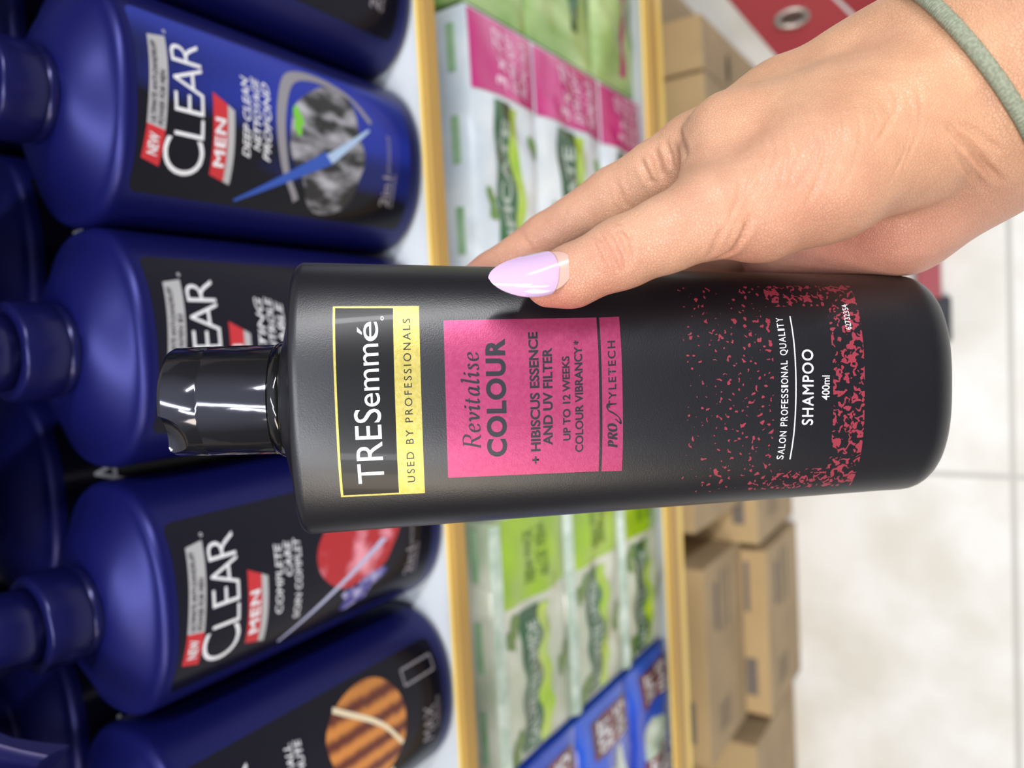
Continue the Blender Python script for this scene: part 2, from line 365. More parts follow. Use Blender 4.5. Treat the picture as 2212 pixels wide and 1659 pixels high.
        wrap('light_beam', S, nib([[(-.026, .104), (-.028, .08), (-.024, .058)], [(-.01, .052), (.01, .07), (.03, .1)]], .004, .0015, 20), mat('glint3', 'f2e2c0', .3), lab, .0004, .003)
        wrap('box_mark', S, nib([[(.021, .018), (.03, .018)], [(.03, .018), (.03, .045)], [(.03, .045), (.021, .045)], [(.021, .045), (.021, .018)]], .0012, .0012), M_greyp, lab, .00035, .003)
    wrap('small_print', S, [L('2in1', (-27, 30), (-10, 30), (-27, 37), bold=.01), L('ANTI-DANDRUFF', (-9, 31.5), (14, 31.5), (-9, 34.2)), L('SHAMPOO', (-27, 26), (-8, 26), (-27, 28.6))] if kind != 'honey' else
        [L('MAX', (-22, 22), (2, 22), (-22, 32), shear=.2), L('STRENGTH', (-16, 17), (4, 17), (-16, 20.5))], M_greyp, lab, .0003, .003)
BC = [(0.2300, 'control', 'blue pump bottle at the right end of the front row, cut off by the frame'),
      (0.1182, 'charcoal', 'blue pump bottle with a grey charcoal picture on a glossy blue label'),
      (0.0086, 'control', 'blue pump bottle standing half hidden behind the cap of the black bottle'),
      (-0.1070, 'care', 'blue pump bottle with a red fruit picture on its black label'),
      (-0.2225, 'honey', 'blue pump bottle with an amber honeycomb picture, at the left end of the front row')]
first = None
def copy_tree(o, parent=None):
    c = o.copy(); COL.objects.link(c); c.parent = parent
    for ch in list(o.children): copy_tree(ch, c)
    return c
def bottle_core(x, y, label, ang, yaw=0):
    global first
    mx = Matrix.Translation((x, y, Z1+.0002)) @ Matrix.Rotation(math.radians(yaw), 4, 'Z')
    root = empty('pump_bottle', None, label, 'shampoo bottle', 'blue pump bottles on the shelf', mx=mx)
    if first is None:
        blue_body(root); pump(root, ang); first = root
    else:
        for ch in list(first.children):
            if ch.name.split('.')[0] in ('body', 'neck_ring', 'collar', 'stem', 'pump_head'):
                c = copy_tree(ch, root)
                if c.name.startswith('pump_head'): c.rotation_euler = (0, 0, ang)
    return root, Surf(mx, blue_wd, BP)
angs = [1.57, 1.57, 1.57, 3.95, 1.4]
for (x, kind, lb), a in zip(BC, angs):
    root, S = bottle_core(x, 0.345, lb, a, {'care': -3.5, 'charcoal': -5.5}.get(kind, 0)); blue_label(S, root, kind)
back = [(0.172, 0.436, 'blue pump bottle in the shadowed second row, behind the two rightmost'), (0.058, 0.437, 'blue pump bottle in the second row, behind the charcoal and cap-hidden bottles'),
        (-0.066, 0.436, 'blue pump bottle in the second row, behind the cap-hidden and red fruit bottles'), (-0.186, 0.434, 'blue pump bottle in the second row, behind the red fruit and honeycomb bottles'), (-0.300, 0.436, 'blue pump bottle at the left end of the second row')]
for i, (x, y, lb) in enumerate(back):
    root, S = bottle_core(x, y, lb, 1.57)
    lab = wrap('label', S, [roundrect(-.039, .039, .014, .187, .004)], M_lab, root, 0.00015, 0.003)
    wrap('brand_name', S, [line(S, 'CLEAR', (-.030, .1555), (.031, .1555), (-.03, .172), pxl=False)], M_wht, lab, .00035, .003)


for (x, w) in ((0.285, 'rightmost'), (0.172, 'second from the right'), (0.058, 'third from the right'), (-0.066, 'third from the left'), (-0.186, 'second from the left'), (-0.305, 'leftmost')):
    bottle_core(x, 0.528, 'blue pump bottle in the dark back row, ' + w, 1.57)
# ------------------------------------------------------------------ soft packs on the lower shelf
def film(name, c1, c2, sc=16, st=(1, 1, 1), ramp=(.35, .65), rough=.22, nt='noise'):
    return mat(name, c1, rough, coat=0.5, col2=c2, nscale=sc, stretch=st, ramp=ramp, bump=1, bscale=26, bdist=.002, ntype=nt, coat_rough=.12)
F_white = film('film_white', 'c9d6e2', 'eef4f6', 14)
F_grey = film('film_sage', 'a9b89c', 'd5d9c8', 13, ramp=(.35, .6))
F_leaf = film('film_leaf', '6fa03a', 'c4dc9c', 24, st=(1, 1, .35), ramp=(.35, .62))
F_blue = film('film_blue', '1646c8', '2f6bea', 9)
F_pink = film('film_pink', 'c01878', 'e060a4', 18, st=(.6, 1, 1.4), ramp=(.45, .7))
F_lime = film('film_lime', '86b010', 'a8cc20', 12)
F_dgreen = film('film_green', '1d4f30', '2f6b3c', 30)
F_limest = film('film_limestripe', '9ac41c', 'b8d63a', 40)
F_mag = film('film_magenta', 'a81866', 'c83a86', 40)
F_maroon = film('film_maroon', '571a24', '7a2230', 30)
F_lab = film('film_label', '8db48a', '9fc29c', 60)
F_seam = film('film_seam', 'a9c0ae', 'dbe8de', 60)
PY = 0.312
def pack(x0, x1, z0, z1, m, label, group, depth=0.20, puff=0.006, y0=PY):
    S = Flat(x0, x1, z0, z1, y0, puff); nx, nz, ny = 40, 16, 10; v = []; f = []
    def grid(fn, a, b, flip=False):
        o = len(v)
        for j in range(b+1):
            for i in range(a+1): v.append(fn(i/a, j/b))
        for j in range(b):
            for i in range(a):
                k = o + j*(a+1)+i; q = (k, k+1, k+a+2, k+a+1); f.append(q[::-1] if flip else q)
    w = x1-x0; h = z1-z0
    grid(lambda u, t: S.pt(x0+u*w, z0+t*h), nx, nz)
    grid(lambda u, t: (x0+u*w, y0+t*depth, z1 + 0.0007*((1-(2*u-1)**6)*(1-(2*t-1)**4))**.7*(1+.3*math.sin(x0*50+u*w*104)) - .0025*t*0), nx, ny)
    grid(lambda u, t: (x0+u*w, y0+t*depth, z0), nx, ny, True)
    grid(lambda u, t: (x0, y0+u*depth, z0+t*h), ny, nz, True)
    grid(lambda u, t: (x1, y0+u*depth, z0+t*h), ny, nz)
    grid(lambda u, t: (x0+u*w, y0+depth, z0+t*h), nx, nz, True)
    me = bpy.data.meshes.new('wipes_pack'); me.from_pydata(v, [], f); bm = bmesh.new(); bm.from_mesh(me)
    bmesh.ops.remove_doubles(bm, verts=bm.verts[:], dist=1e-5); bmesh.ops.recalc_face_normals(bm, faces=bm.faces[:]); bm.to_mesh(me); bm.free()
    o = link('wipes_pack', me, m); tag(o, label, 'pack', group); sharp(o, 60); return o, S
def band(o, S, name, poly, m, off, cut=0.006, label=None):
    b = wrap(name, S, poly, m, o, off, cut)
    if label: b['label'] = label
    return b
def X(px, py, Y=PY): return float(onY(px, py, Y)[0])
def Zp(px, py, Y=PY): return float(onY(px, py, Y)[2])
xR = X(1005, 0); xPink = X(1150, 247); xA0 = X(1015, 1138); xLime = X(1075, 1322); xB0 = X(1200, 1585); xEnd = xB0 - 0.34
def wavy(x0, x1, h0, h1, amp, n=40):
    v = []
    for i in range(n+1):
        x = x0+(x1-x0)*i/n; w = amp*math.sin(i*0.55); v += [(x, h0+w), (x, h1+w*1.3+amp*.5*math.sin(i*.23))]
    return (np.array(v), [(2*i, 2*i+2, 2*i+3, 2*i+1) for i in range(n)])
za = [Zp(1012, 200), Zp(1150, 200), Zp(1290, 200), Z2+0.001]
zb = [Zp(1059, 1350), Zp(1222, 1350), Zp(1338, 1350), Z2+0.001]
names = ['topmost of its stack', 'middle of its stack', 'bottom of its stack']
for k in range(3):
    z1, z0 = za[k]-0.0008, za[k+1]+(0.0008 if k < 2 else 0); h = z1-z0
    # leafy pack at the right end
    o, S = pack(xR+0.003, xR+0.36, z0, z1, F_leaf, 'leafy green wipes pack at the right end of the lower shelf, ' + names[k], 'green leaf packs', y0=PY+0.004)
    band(o, S, 'magenta_strip' if k != 1 else 'green_strip', [rect(xR+0.04-.012*k, xR+0.2, z0+h*.30, z0+h*.42)], F_mag if k != 1 else F_dgreen, .0006)
    band(o, S, 'grey_print', [rect(xR+0.05, xR+0.2, z0+h*.08, z0+h*.16)], mat('leaf_print', '6f8f66', .3), .0006)
    # white pack with the pink end
    o, S = pack(xA0+0.002, xR-0.002, z0, z1, F_white, 'white wipes pack with pink end and green name band, ' + names[k], 'white packs with pink ends')
    band(o, S, 'pink_end', [quad(None, [(xPink, z0+.001), (xR-.004, z0+.001), (xR-.004, z1-.001), (xPink, z1-.001)], pxl=False)], F_pink, .0005, label='pink printed end')
    band(o, S, 'pink_print', [line(S, t, (xPink+.006, z0+h*q), (xR-.010, z0+h*q), (xPink+.006, z0+h*(q+.12)), pxl=False, bold=.03, shear=.2) for t, q in (('3 x 72', .55), ('EXTRA SOFT', .36), ('PROMO PACK', .16))], mat('pink_ink', 'ecc6dc', .4), o and .0009, 0.004)
    gb = band(o, S, 'name_band', [wavy(xA0+.01, xPink-.004, z0+h*.50, z0+h*.75, .0012)], F_dgreen, .0006, label='dark green band')
    band(o, S, 'lime_stripe', [wavy(xA0+.01, xPink-.006, z0+h*.38, z0+h*.50, .0022)], F_limest, .0007)
    wrap('name_text', S, [line(S, 'SALVIETTE UMIDIFICATE', (xA0+.02, z0+h*.57), (xPink-.018, z0+h*.57), (xA0+.02, z0+h*.68), pxl=False, bold=.03)], mat('pale_ink', 'b9c6bb', .4), gb, .0012, .004)
    for j in range(5): band(o, S, 'leaf_print', [blob(xPink-.03-.05*j, z0+h*(.12+.7*(j % 2)), .010, .006, j+k, jag=.3)], mat('sprig', '6d9348', .4), .0007)
    if k == 0:
        for j in range(5):
            xc = X(985, 80) - 0.065*j
            box('seal_label', xc-.017, xc+.017, PY+.010, PY+.017, z1-.0005, z1+.0014, F_lab, o, .0004)
    # sage pack with the lime end
    z1, z0 = zb[k]-0.0008, zb[k+1]+(0.0008 if k < 2 else 0); h = z1-z0
    o, S = pack(xB0+.002, xA0-.002, z0, z1, F_grey, 'sage wipes pack with lime end and green name band, ' + names[k], 'sage packs with lime ends')
    band(o, S, 'lime_end', [quad(None, [(xLime+.0, z0+.001), (xA0-.004, z0+.001), (xA0-.004, z1-.001), (xLime, z1-.001)], pxl=False)], F_lime, .0005, label='lime green printed end')
    band(o, S, 'lime_print', [line(S, t, (xLime+.012, z0+h*q), (xA0-.016, z0+h*q), (xLime+.012, z0+h*(q+.12)), pxl=False, bold=.03) for t, q in (('NEW PACK', .5), ('ALOE VERA', .32))], mat('lime_ink', '5f7f1c', .4), .0009, .004)
    gb = band(o, S, 'name_band', [wavy(xB0+.008, xLime-.006, z0+h*.48, z0+h*.72, .0015)], F_dgreen, .0006, label='dark green band')
    band(o, S, 'lime_stripe', [wavy(xB0+.008, xLime-.008, z0+h*.34, z0+h*.48, .0028)], F_limest, .0007)
    wrap('name_text', S, [line(S, 'SALVIETTE UMIDE', (xB0+.014, z0+h*.55), (xLime-.016, z0+h*.55), (xB0+.014, z0+h*.65), pxl=False, bold=.03)], mat('pale_ink', 'b9c6bb', .4), gb, .0012, .004)
    for j in range(3): band(o, S, 'leaf_print', [blob(xLime-.02-.045*j, z0+h*(.14+.66*((j+1) % 2)), .012, .007, j+k+9, jag=.3)], mat('sprig2', '6f8a4a', .4), .0007)
    sm = [(x, -.004+.002*math.sin(x*90)) for x in np.linspace(xB0+.004, xA0-.004, 40)]
    if k < 3:
        v = [(x, PY-.0035+dy, z1+dz) for x, q in sm for dy, dz in ((-.002, -.010), (-.0030, -.004), (.001, .0006))]
        f = [(3*i+a, 3*i+3+a, 3*i+4+a, 3*i+1+a) for i in range(39) for a in (0, 1)]
        mesh('seam', v, f, F_seam, o)['label'] = 'pale crimped seam'
    if k == 0:
        for j in range(4):
            xc = X(1000, 1230) - 0.068*j
            if xc < xB0+.024: break
            box('seal_label', xc-.019, xc+.019, PY+.008, PY+.014, z1-.0005, z1+.0014, F_lab, o, .0004)
    # blue packs at the left end
    o, S = pack(xEnd, xB0-.003, z0, z1, F_blue, 'shiny blue wipes pack with maroon and white blocks, ' + names[k], 'blue packs at the left end', y0=PY-.004, puff=.009)
    for j in range(3):
        band(o, S, 'maroon_block', [rect(xB0-.045-.085*j, xB0-.012-.085*j, z0+h*(.12+.1*j), z0+h*.80)], F_maroon, .0008)
        wrap('block_text', S, [line(S, t, (xB0-.042-.085*j, z0+h*q), (xB0-.015-.085*j, z0+h*q), (xB0-.042-.085*j, z0+h*(q+.2)), pxl=False, bold=.03) for t, q in (('SOFT', .5), ('10+5', .2))], M_wht, o, .0012, .004)
    band(o, S, 'pale_panel', [blob(xB0-.10, z0+h*.5, .05, h*.22, k+4, jag=.2)], F_seam, .0005)
# ------------------------------------------------------------------ cartons under the shelf and the red stand
M_card = mat('cardboard', 'a08b6c', .75, col2='ab9574', nscale=12, ramp=(.4, .6))
M_card2 = mat('cardboard_lit_yellow', 'b2966a', .7, col2='bb9f72', nscale=10)  # yellower flap copy: overhead light put into its colour; also the narrow yellowish box
M_tape = mat('parcel_tape', 'b9a98c', .25, coat=.4)
M_ink = mat('carton_ink', '6f665c', .7)
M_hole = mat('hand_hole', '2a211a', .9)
class Plane:
    def __init__(s, y): s.y = y
    def pt(s, x, h, off=0): return (x, s.y-off, h)
def top_rect(name, x0, x1, y0, y1, z, m, parent):
    return mesh(name, [(x0, y0, z), (x1, y0, z), (x1, y1, z), (x0, y1, z)], [(0, 1, 2, 3)], m, parent, False)
def carton(x0, x1, y0, dep, z0, z1, label, marks=True, m=None, tape=True):
    r = empty('cardboard_box', ((x0+x1)/2, y0+dep/2, z0), label, 'box', 'cardboard boxes under the shelves')
    def P(o): o.location = -r.location; return o
    P(box('carton_body', x0, x1, y0, y0+dep, z0+.0005, z1-.003, m or M_card, r, .0015))
    P(box('flap', x0+.001, x1-.001, y0+.001, y0+dep/2-.0015, z1-.003, z1-.0005, m or M_card2, r, .0008))
    P(box('flap', x0+.001, x1-.001, y0+dep/2+.0015, y0+dep-.001, z1-.003, z1-.0005, m or M_card2, r, .0008))
    if tape:
        P(box('tape', x0+.002, x1-.002, y0+dep/2-.024, y0+dep/2+.024, z1-.0006, z1-.0001, M_tape, r))
    if marks:
        S = Plane(y0); w = x1-x0; h = z1-z0
        for q in ((x1-.11, x1-.02, z0+h*.55, z0+h*.60), (x1-.10, x1-.03, z0+h*.68, z0+h*.78), (x1-.11, x1-.02, z0+h*.40, z0+h*.45)): P(wrap('printed_mark', S, [rect(*q)], M_ink, r, .0004, None))
        P(wrap('barcode', S, [rect(x0+.03+.005*i, x0+.032+.005*i, z0+h*.45, z0+h*.75) for i in range(9)], M_ink, r, .0004, None))
        P(top_rect('printed_mark', x1-.10, x1-.02, y0+.028, y0+.036, z1-.0003, M_ink, r))
        P(top_rect('printed_mark', x0+.03, x0+.09, y0+.020, y0+.038, z1-.0003, M_ink, r))
    return r
zB = CH-1.1445
carton(-.600, -.336, .311, .30, 0, zB, 'wide cardboard box on the floor, topped by a taller one set back', m=None)
carton(-.604, -.322, .350, .30, zB+.0005, CH-.972, 'cardboard box stacked on top of another one, set back beneath the shelf')
carton(-1.02, -.628, .324, .30, 0, CH-1.10, 'low cardboard box on the floor at the far left end of the row', marks=False)
pE = onY(1500, 1155, .34); pE2 = onY(1600, 1088, .34)
carton(pE[0], pE[0]+.26, .34, .30, pE2[2], pE[2], 'cardboard box beneath the shelf with a dark gap at its left side', marks=False)
carton(-.322, -.03, .316, .30, 0, pE2[2]-.001, 'cardboard box on the floor behind the bottom of the black bottle')
carton(pE[0]-.062, pE[0]-.006, .45, .25, pE2[2]+.001, CH-.93, 'narrow cardboard box wedged in the gap between two stacks', marks=False, m=M_card2, tape=False)
pG = onY(1513, 26, .335); xG = float(onY(1520, 150, .335)[0])
carton(xG+.001, pG[0], .335, .30, 0, pG[2], 'tall cardboard box at the right end beside the red stand', marks=False)
gr = carton(pE[0]+.265, xG-.001, .335, .30, 0, pG[2]-.004, 'tall cardboard box with a dark hand hole, seen above the fingers', marks=False)
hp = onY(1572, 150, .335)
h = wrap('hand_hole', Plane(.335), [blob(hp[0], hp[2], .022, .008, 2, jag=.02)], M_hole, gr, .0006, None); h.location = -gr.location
carton(pG[0]+.004, pG[0]+.075, .40, .25, 0, CH-.93, 'narrow cardboard box set back beside the tall one', marks=False, tape=False)

M_redp = mat('red_paint', '9c343a', .38, coat=.4)
M_rub = mat('black_rubber', '2b2d33', .6)
M_steel = mat('brushed_steel', 'a8a49a', .35, metal=.7)
ft = onZ(2036, 645, 0); stand = empty('step_stand', (float(ft[0]), float(ft[1]), 0), 'red metal stand with a rubber foot and an oval slot beside the boxes', 'stand')
def Q(o): o.location = -stand.location; return o
fx, fy = float(ft[0]), float(ft[1])
Q(box('base_bar', fx, fx+.42, fy, fy+.032, .006, .034, M_redp, stand, .003))
Q(box('rubber_foot', fx-.068, fx+.004, fy-.012, fy+.030, 0, .030, M_rub, stand, .006))
# sloping red panel rising from the bar towards the shelf
a = Vector(onZ(1795, 262, CH-1.12)); b = Vector(onZ(1560, -16, CH-.95)); d = Vector(onZ(1935, 128, CH-1.09))
nrmv = (b-a).cross(d-a).normalized()
def ph(px, py): r = Vector(ray(px, py)); return Vector(CAM) + r*((a-Vector(CAM)).dot(nrmv)/r.dot(nrmv))
b = ph(1530, -50); c = ph(1744, -55)
if nrmv.dot(Vector(CAM)-a) < 0: nrmv = -nrmv
def slab(name, q, t, m, parent):
    v = [p for p in q] + [p - nrmv*t for p in q]
    o = mesh(name, v, [(0, 1, 2, 3), (7, 6, 5, 4), (0, 4, 5, 1), (1, 5, 6, 2), (2, 6, 7, 3), (3, 7, 4, 0)], m, parent, False)
    bm = bmesh.new(); bm.from_mesh(o.data); bmesh.ops.recalc_face_normals(bm, faces=bm.faces[:]); bmesh.ops.bevel(bm, geom=bm.edges[:], offset=.0015, segments=2, affect='EDGES'); bm.to_mesh(o.data); bm.free()
    return o
Q(slab('panel', [a, b, c, d], .004, M_redp, stand))
e1 = (c-d); g = (d-a).normalized()
Q(slab('side_wing', [d+g*.004, c+g*.004, c+g*.10+Vector((0, -.03, .03)), d+g*.10+Vector((0, -.03, .03))], .004, M_redp, stand))
Q(slab('leg', [Vector((fx+.30, fy+.004, .02)), Vector((fx+.34, fy+.004, .02)), d+g*.0, a+(d-a)*.7], .006, M_redp, stand))
# oval slot with a steel rim
ce = ph(1710, 38); eu = ph(1750, 30)-ce; ru = eu.length; eu.normalize(); ev = nrmv.cross(eu); rv = abs((ph(1716, 58)-ce).dot(ev))
v = []; f = []; n = 48; rn = nrmv
for i in range(n):
    an = 2*math.pi*i/n
    for s_, hgt in ((1.0, .0002), (.97, .004), (.72, .004), (.62, .0006)): v.append(ce + eu*(ru*s_*math.cos(an)) + ev*(rv*s_*math.sin(an)) + rn*hgt)
for i in range(n):
    j = (i+1) % n
    for q in range(3): f.append((i*4+q, j*4+q, j*4+q+1, i*4+q+1))
sr = mesh('slot_rim', v, f, M_steel, stand); Q(sr)
v = [ce+rn*.0012] + [ce + eu*(ru*.64*math.cos(2*math.pi*i/n)) + ev*(rv*.40*math.sin(2*math.pi*i/n)) + rn*.0012 for i in range(n)]
Q(mesh('slot', v, [(0, 1+i, 1+(i+1) % n) for i in range(n)], mat('slot_dark', '3a3a32', .7), stand))
# ------------------------------------------------------------------ the black bottle held in the hand
HL = 0.177
def held_wd(h):
    t = 1 - max(0, min(1, h/HL)); return (0.0303 + (1-t)*0.0060, 0.0185 + (1-t)*0.0030)
HP = 2.5
tilt = math.radians(5.0); roll = math.radians(-1.5)
a_c = nrm((math.cos(tilt)*math.cos(roll), math.cos(tilt)*math.sin(roll), math.sin(tilt)))   # down the bottle, seen from the camera
yaw = math.radians(-2.0)
xr = nrm(np.array([0, -math.cos(yaw), math.sin(yaw)])); xr = nrm(xr - a_c*xr.dot(a_c))
up_c = -a_c; yb = np.cross(up_c, xr)
top_c = np.array([(650-W/2)/F, (861-H/2)/F, 1.0])*0.2000
base_c = top_c + a_c*HL
Rl = M3 @ np.stack([xr, yb, up_c], 1); bw = CAM + M3 @ base_c
HM = Matrix([[*Rl[0], bw[0]], [*Rl[1], bw[1]], [*Rl[2], bw[2]], [0, 0, 0, 1]])
held = empty('shampoo_bottle', None, 'matte black shampoo bottle with pink and gold panels held in the hand', 'shampoo bottle', mx=HM)
SH = Surf(HM, held_wd, HP)
def satin_black():
    m = bpy.data.materials.new('satin_black'); m.use_nodes = True; nt = m.node_tree; b = nt.nodes['Principled BSDF']; N = nt.nodes.new; L = nt.links.new
    tc = N('ShaderNodeTexCoord'); sp = N('ShaderNodeSeparateXYZ'); L(tc.outputs['Object'], sp.inputs[0])
    def mth(op, a, b2=None, c=None):
        n = N('ShaderNodeMath'); n.operation = op
        for i, q in enumerate((a, b2, c)):
            if q is None: continue
            if isinstance(q, (int, float)): n.inputs[i].default_value = q
            else: L(q, n.inputs[i])
        return n.outputs[0]
    X_, Z_ = sp.outputs['X'], sp.outputs['Z']
    n1 = N('ShaderNodeTexNoise'); n1.inputs['Scale'].default_value = 600; n1.inputs['Detail'].default_value = 1.2; n1.inputs['Distortion'].default_value = .9; L(tc.outputs['Object'], n1.inputs['Vector'])
    n2 = N('ShaderNodeTexNoise'); n2.inputs['Scale'].default_value = 820; n2.inputs['Detail'].default_value = 0.6; n2.inputs['Distortion'].default_value = .4; L(tc.outputs['Object'], n2.inputs['Vector'])
    # dense flakes near the foot, fading to fine specks higher up
    zd0, zd1, zt = HZ['dense0'], HZ['dense1'], HZ['sparse']
    dense = mth('MULTIPLY', mth('GREATER_THAN', Z_, zd0), mth('LESS_THAN', Z_, zd1))
    thr_d = mth('ADD', .505, mth('MULTIPLY', mth('SUBTRACT', Z_, zd0), 7.0))
    fd = mth('MULTIPLY', mth('GREATER_THAN', n1.outputs['Fac'], thr_d), dense)
    up = mth('MULTIPLY', mth('GREATER_THAN', Z_, zd1), mth('LESS_THAN', Z_, zt))
    thr_s = mth('ADD', .602, mth('MULTIPLY', mth('SUBTRACT', Z_, zd1), 2.6))
    inblock = mth('MULTIPLY', mth('LESS_THAN', mth('ABSOLUTE', X_), .0215), mth('LESS_THAN', Z_, HZ['block']))
    fs = mth('MULTIPLY', mth('MULTIPLY', mth('GREATER_THAN', n2.outputs['Fac'], thr_s), up), mth('SUBTRACT', 1, inblock))
    edge = mth('MULTIPLY', mth('GREATER_THAN', mth('ABSOLUTE', X_), .0225), mth('MULTIPLY', mth('LESS_THAN', Z_, HZ['block']), mth('GREATER_THAN', Z_, zd1)))
    fe = mth('MULTIPLY', mth('GREATER_THAN', n1.outputs['Fac'], .58), edge)
    lim = mth('MULTIPLY', mth('LESS_THAN', mth('ABSOLUTE', X_), .0272), mth('LESS_THAN', sp.outputs['Y'], 0))
    fac = mth('MULTIPLY', mth('MAXIMUM', mth('MAXIMUM', fd, fs), fe), lim)
    mix = N('ShaderNodeMix'); mix.data_type = 'RGBA'; L(fac, mix.inputs['Factor']); mix.inputs['A'].default_value = lin('0e0e15'); mix.inputs['B'].default_value = lin('90303f')
    L(mix.outputs['Result'], b.inputs['Base Color']); b.inputs['Roughness'].default_value = .36; b.inputs['Specular IOR Level'].default_value = .62; b.inputs['Coat Weight'].default_value = .12; b.inputs['Coat Roughness'].default_value = .32
    n3 = N('ShaderNodeTexNoise'); n3.inputs['Scale'].default_value = 2600; n3.inputs['Detail'].default_value = 2; L(tc.outputs['Object'], n3.inputs['Vector'])
    bp = N('ShaderNodeBump'); bp.inputs['Strength'].default_value = .12; bp.inputs['Distance'].default_value = .0003; L(n3.outputs['Fac'], bp.inputs['Height']); L(bp.outputs[0], b.inputs['Normal'])
    n4 = N('ShaderNodeTexNoise'); n4.inputs['Scale'].default_value = 35; n4.inputs['Detail'].default_value = 5; L(tc.outputs['Object'], n4.inputs['Vector'])
    mr = N('ShaderNodeMapRange'); L(n4.outputs['Fac'], mr.inputs[0]); mr.inputs[3].default_value = .31; mr.inputs[4].default_value = .42; L(mr.outputs[0], b.inputs['Roughness'])
    return m
HZ = dict(dense0=float(SH.px(1868, 860)[1]), dense1=float(SH.px(1800, 860)[1]), sparse=float(SH.px(1480, 850)[1]), block=float(SH.px(1672, 850)[1]))
M_satin = satin_black()
rs = []
rc = .0125
for a_ in np.linspace(0, 90, 10):
    s_, c_ = math.sin(math.radians(a_)), math.cos(math.radians(a_)); w, d = held_wd(rc*(1-c_))
    rs.append((rc*(1-c_)*.8, w-rc*.85*(1-s_), d-rc*.6*(1-s_), HP))
rs.insert(0, (0.0012, .012, .006, HP))
for h_ in np.linspace(.016, HL-.0035, 22): w, d = held_wd(h_); rs.append((h_, w, d, HP))
for a_ in np.linspace(15, 90, 6):
    s_, c_ = math.sin(math.radians(a_)), math.cos(math.radians(a_)); w, d = held_wd(HL); rs.append((HL-.0035+.0030*s_, w-.0028*(1-c_), d-.0028*(1-c_), HP))
w0, d0 = rs[-1][1], rs[-1][2]
for k in np.linspace(0, 1, 14)[1:]:
    q = k**.8; rs.append((HL-.0005 + .0034*(q**1.3), w0*(1-q)+.0158*q, d0*(1-q)+.0150*q, HP*(1-q)+2*q))
rings('body', rs, M_satin, held, 160)
M_gloss = mat('gloss_black', '0a0a0b', .09, coat=.3)
M_cap = mat('cap_gloss', '4a4a50', .10, metal=.9, bump=.3, bscale=90, bdist=.0004)
zc = HL+.0027
rings('neck', [(zc-.001, .0150, .0150, 2), (zc+.0012, .0156, .0156, 2), (zc+.0025, .0150, .0150, 2), (zc+.0035, .0138, .0138, 2), (zc+.0046, .0138, .0138, 2)], M_gloss, held, 80)
capr = .0147; c0 = zc+.0028; c1 = c0+.0272
cp = rings('cap', [(c0, capr-.0004, capr-.0004, 2), (c0+.0004, capr, capr, 2), (c0+.0170, capr*.992, capr*.992, 2), (c0+.0173, capr*.985, capr*.985, 2), (c0+.0177, capr*.991, capr*.991, 2),
                (c1-.0014, capr*.978, capr*.978, 2), (c1-.0004, capr*.945, capr*.945, 2), (c1, capr*.89, capr*.89, 2)], M_cap, held, 96); sharp(cp, 50)
# thumb notch scooped out of the front left rim of the lid
cut_me = bpy.data.meshes.new('cut'); cb = bmesh.new(); bmesh.ops.create_uvsphere(cb, u_segments=40, v_segments=24, radius=.0092)
for v_ in cb.verts: v_.co = Vector((v_.co.x*.95-.0112, v_.co.y-.0150, v_.co.z*1.0+c1+.0015))
cb.to_mesh(cut_me); cb.free(); cut = bpy.data.objects.new('cut', cut_me); COL.objects.link(cut); cut.parent = held
md = cp.modifiers.new('b', 'BOOLEAN'); md.operation = 'DIFFERENCE'; md.object = cut; md.solver = 'EXACT'
bpy.context.view_layer.update(); dg = bpy.context.evaluated_depsgraph_get(); nm = bpy.data.meshes.new_from_object(cp.evaluated_get(dg)); cp.modifiers.clear(); cp.data = nm
bpy.data.objects.remove(cut); sharp(cp, 40)

M_goldf = mat('gold_foil', 'b3a450', .38, metal=.45, col2='c2b464', nscale=900, bump=.3, bscale=2500, bdist=.0001)
M_lblk = mat('label_gloss', '060608', .34, spec=.3, coat=.06)
M_pinkf = mat('pink_foil', 'a63864', .36, metal=.4, col2='ae426c', nscale=900, bump=.3, bscale=2500, bdist=.0001)
M_twht = mat('text_white', 'eef0f4', .4)
M_tdk = mat('text_dark', '1b1c26', .4)
M_tbl = mat('text_black', '181818', .4)
pf = wrap('gold_panel', SH, [quad(SH, [(918, 1065), (905, 661), (719, 662), (737, 1074)])], M_goldf, held, .00006)
bk = wrap('black_panel', SH, [quad(SH, [(862, 1064), (849, 666), (724, 666), (742, 1070)])], M_lblk, pf, .00012)
wrap('brand_name', SH, [line(SH, 'TRES', (831, 1042), (822, 882), (775, 1045), bold=0.0), line(SH, 'emm', (821, 877), (817, 742), (772, 880), bold=0.0),
    line(SH, 'é', (817, 736), (816, 694), (770, 739), bold=0.0), line(SH, 'o', (829, 692), (828.5, 683), (819, 692.5), bold=.02)], M_twht, bk, .00020)
wrap('gold_text', SH, [line(SH, 'USED BY PROFESSIONALS', (897, 1041), (886, 688), (881, 1042), space=1.35, bold=.0)], M_tbl, pf, .00014)
pk = wrap('pink_panel', SH, [quad(SH, [(1293, 1018), (1288, 686), (958, 692), (968, 1032)])], M_pinkf, held, .00006)
pk2 = wrap('pink_strip', SH, [quad(SH, [(1343, 1017), (1337, 684), (1294, 686), (1299, 1018)])], M_pinkf, held, .00006)
wrap('shade_name', SH, [line(SH, 'COLOUR', (1093, 986), (1088, 731), (1055, 987), bold=.04, space=1.12)], M_tdk, pk, .00014)
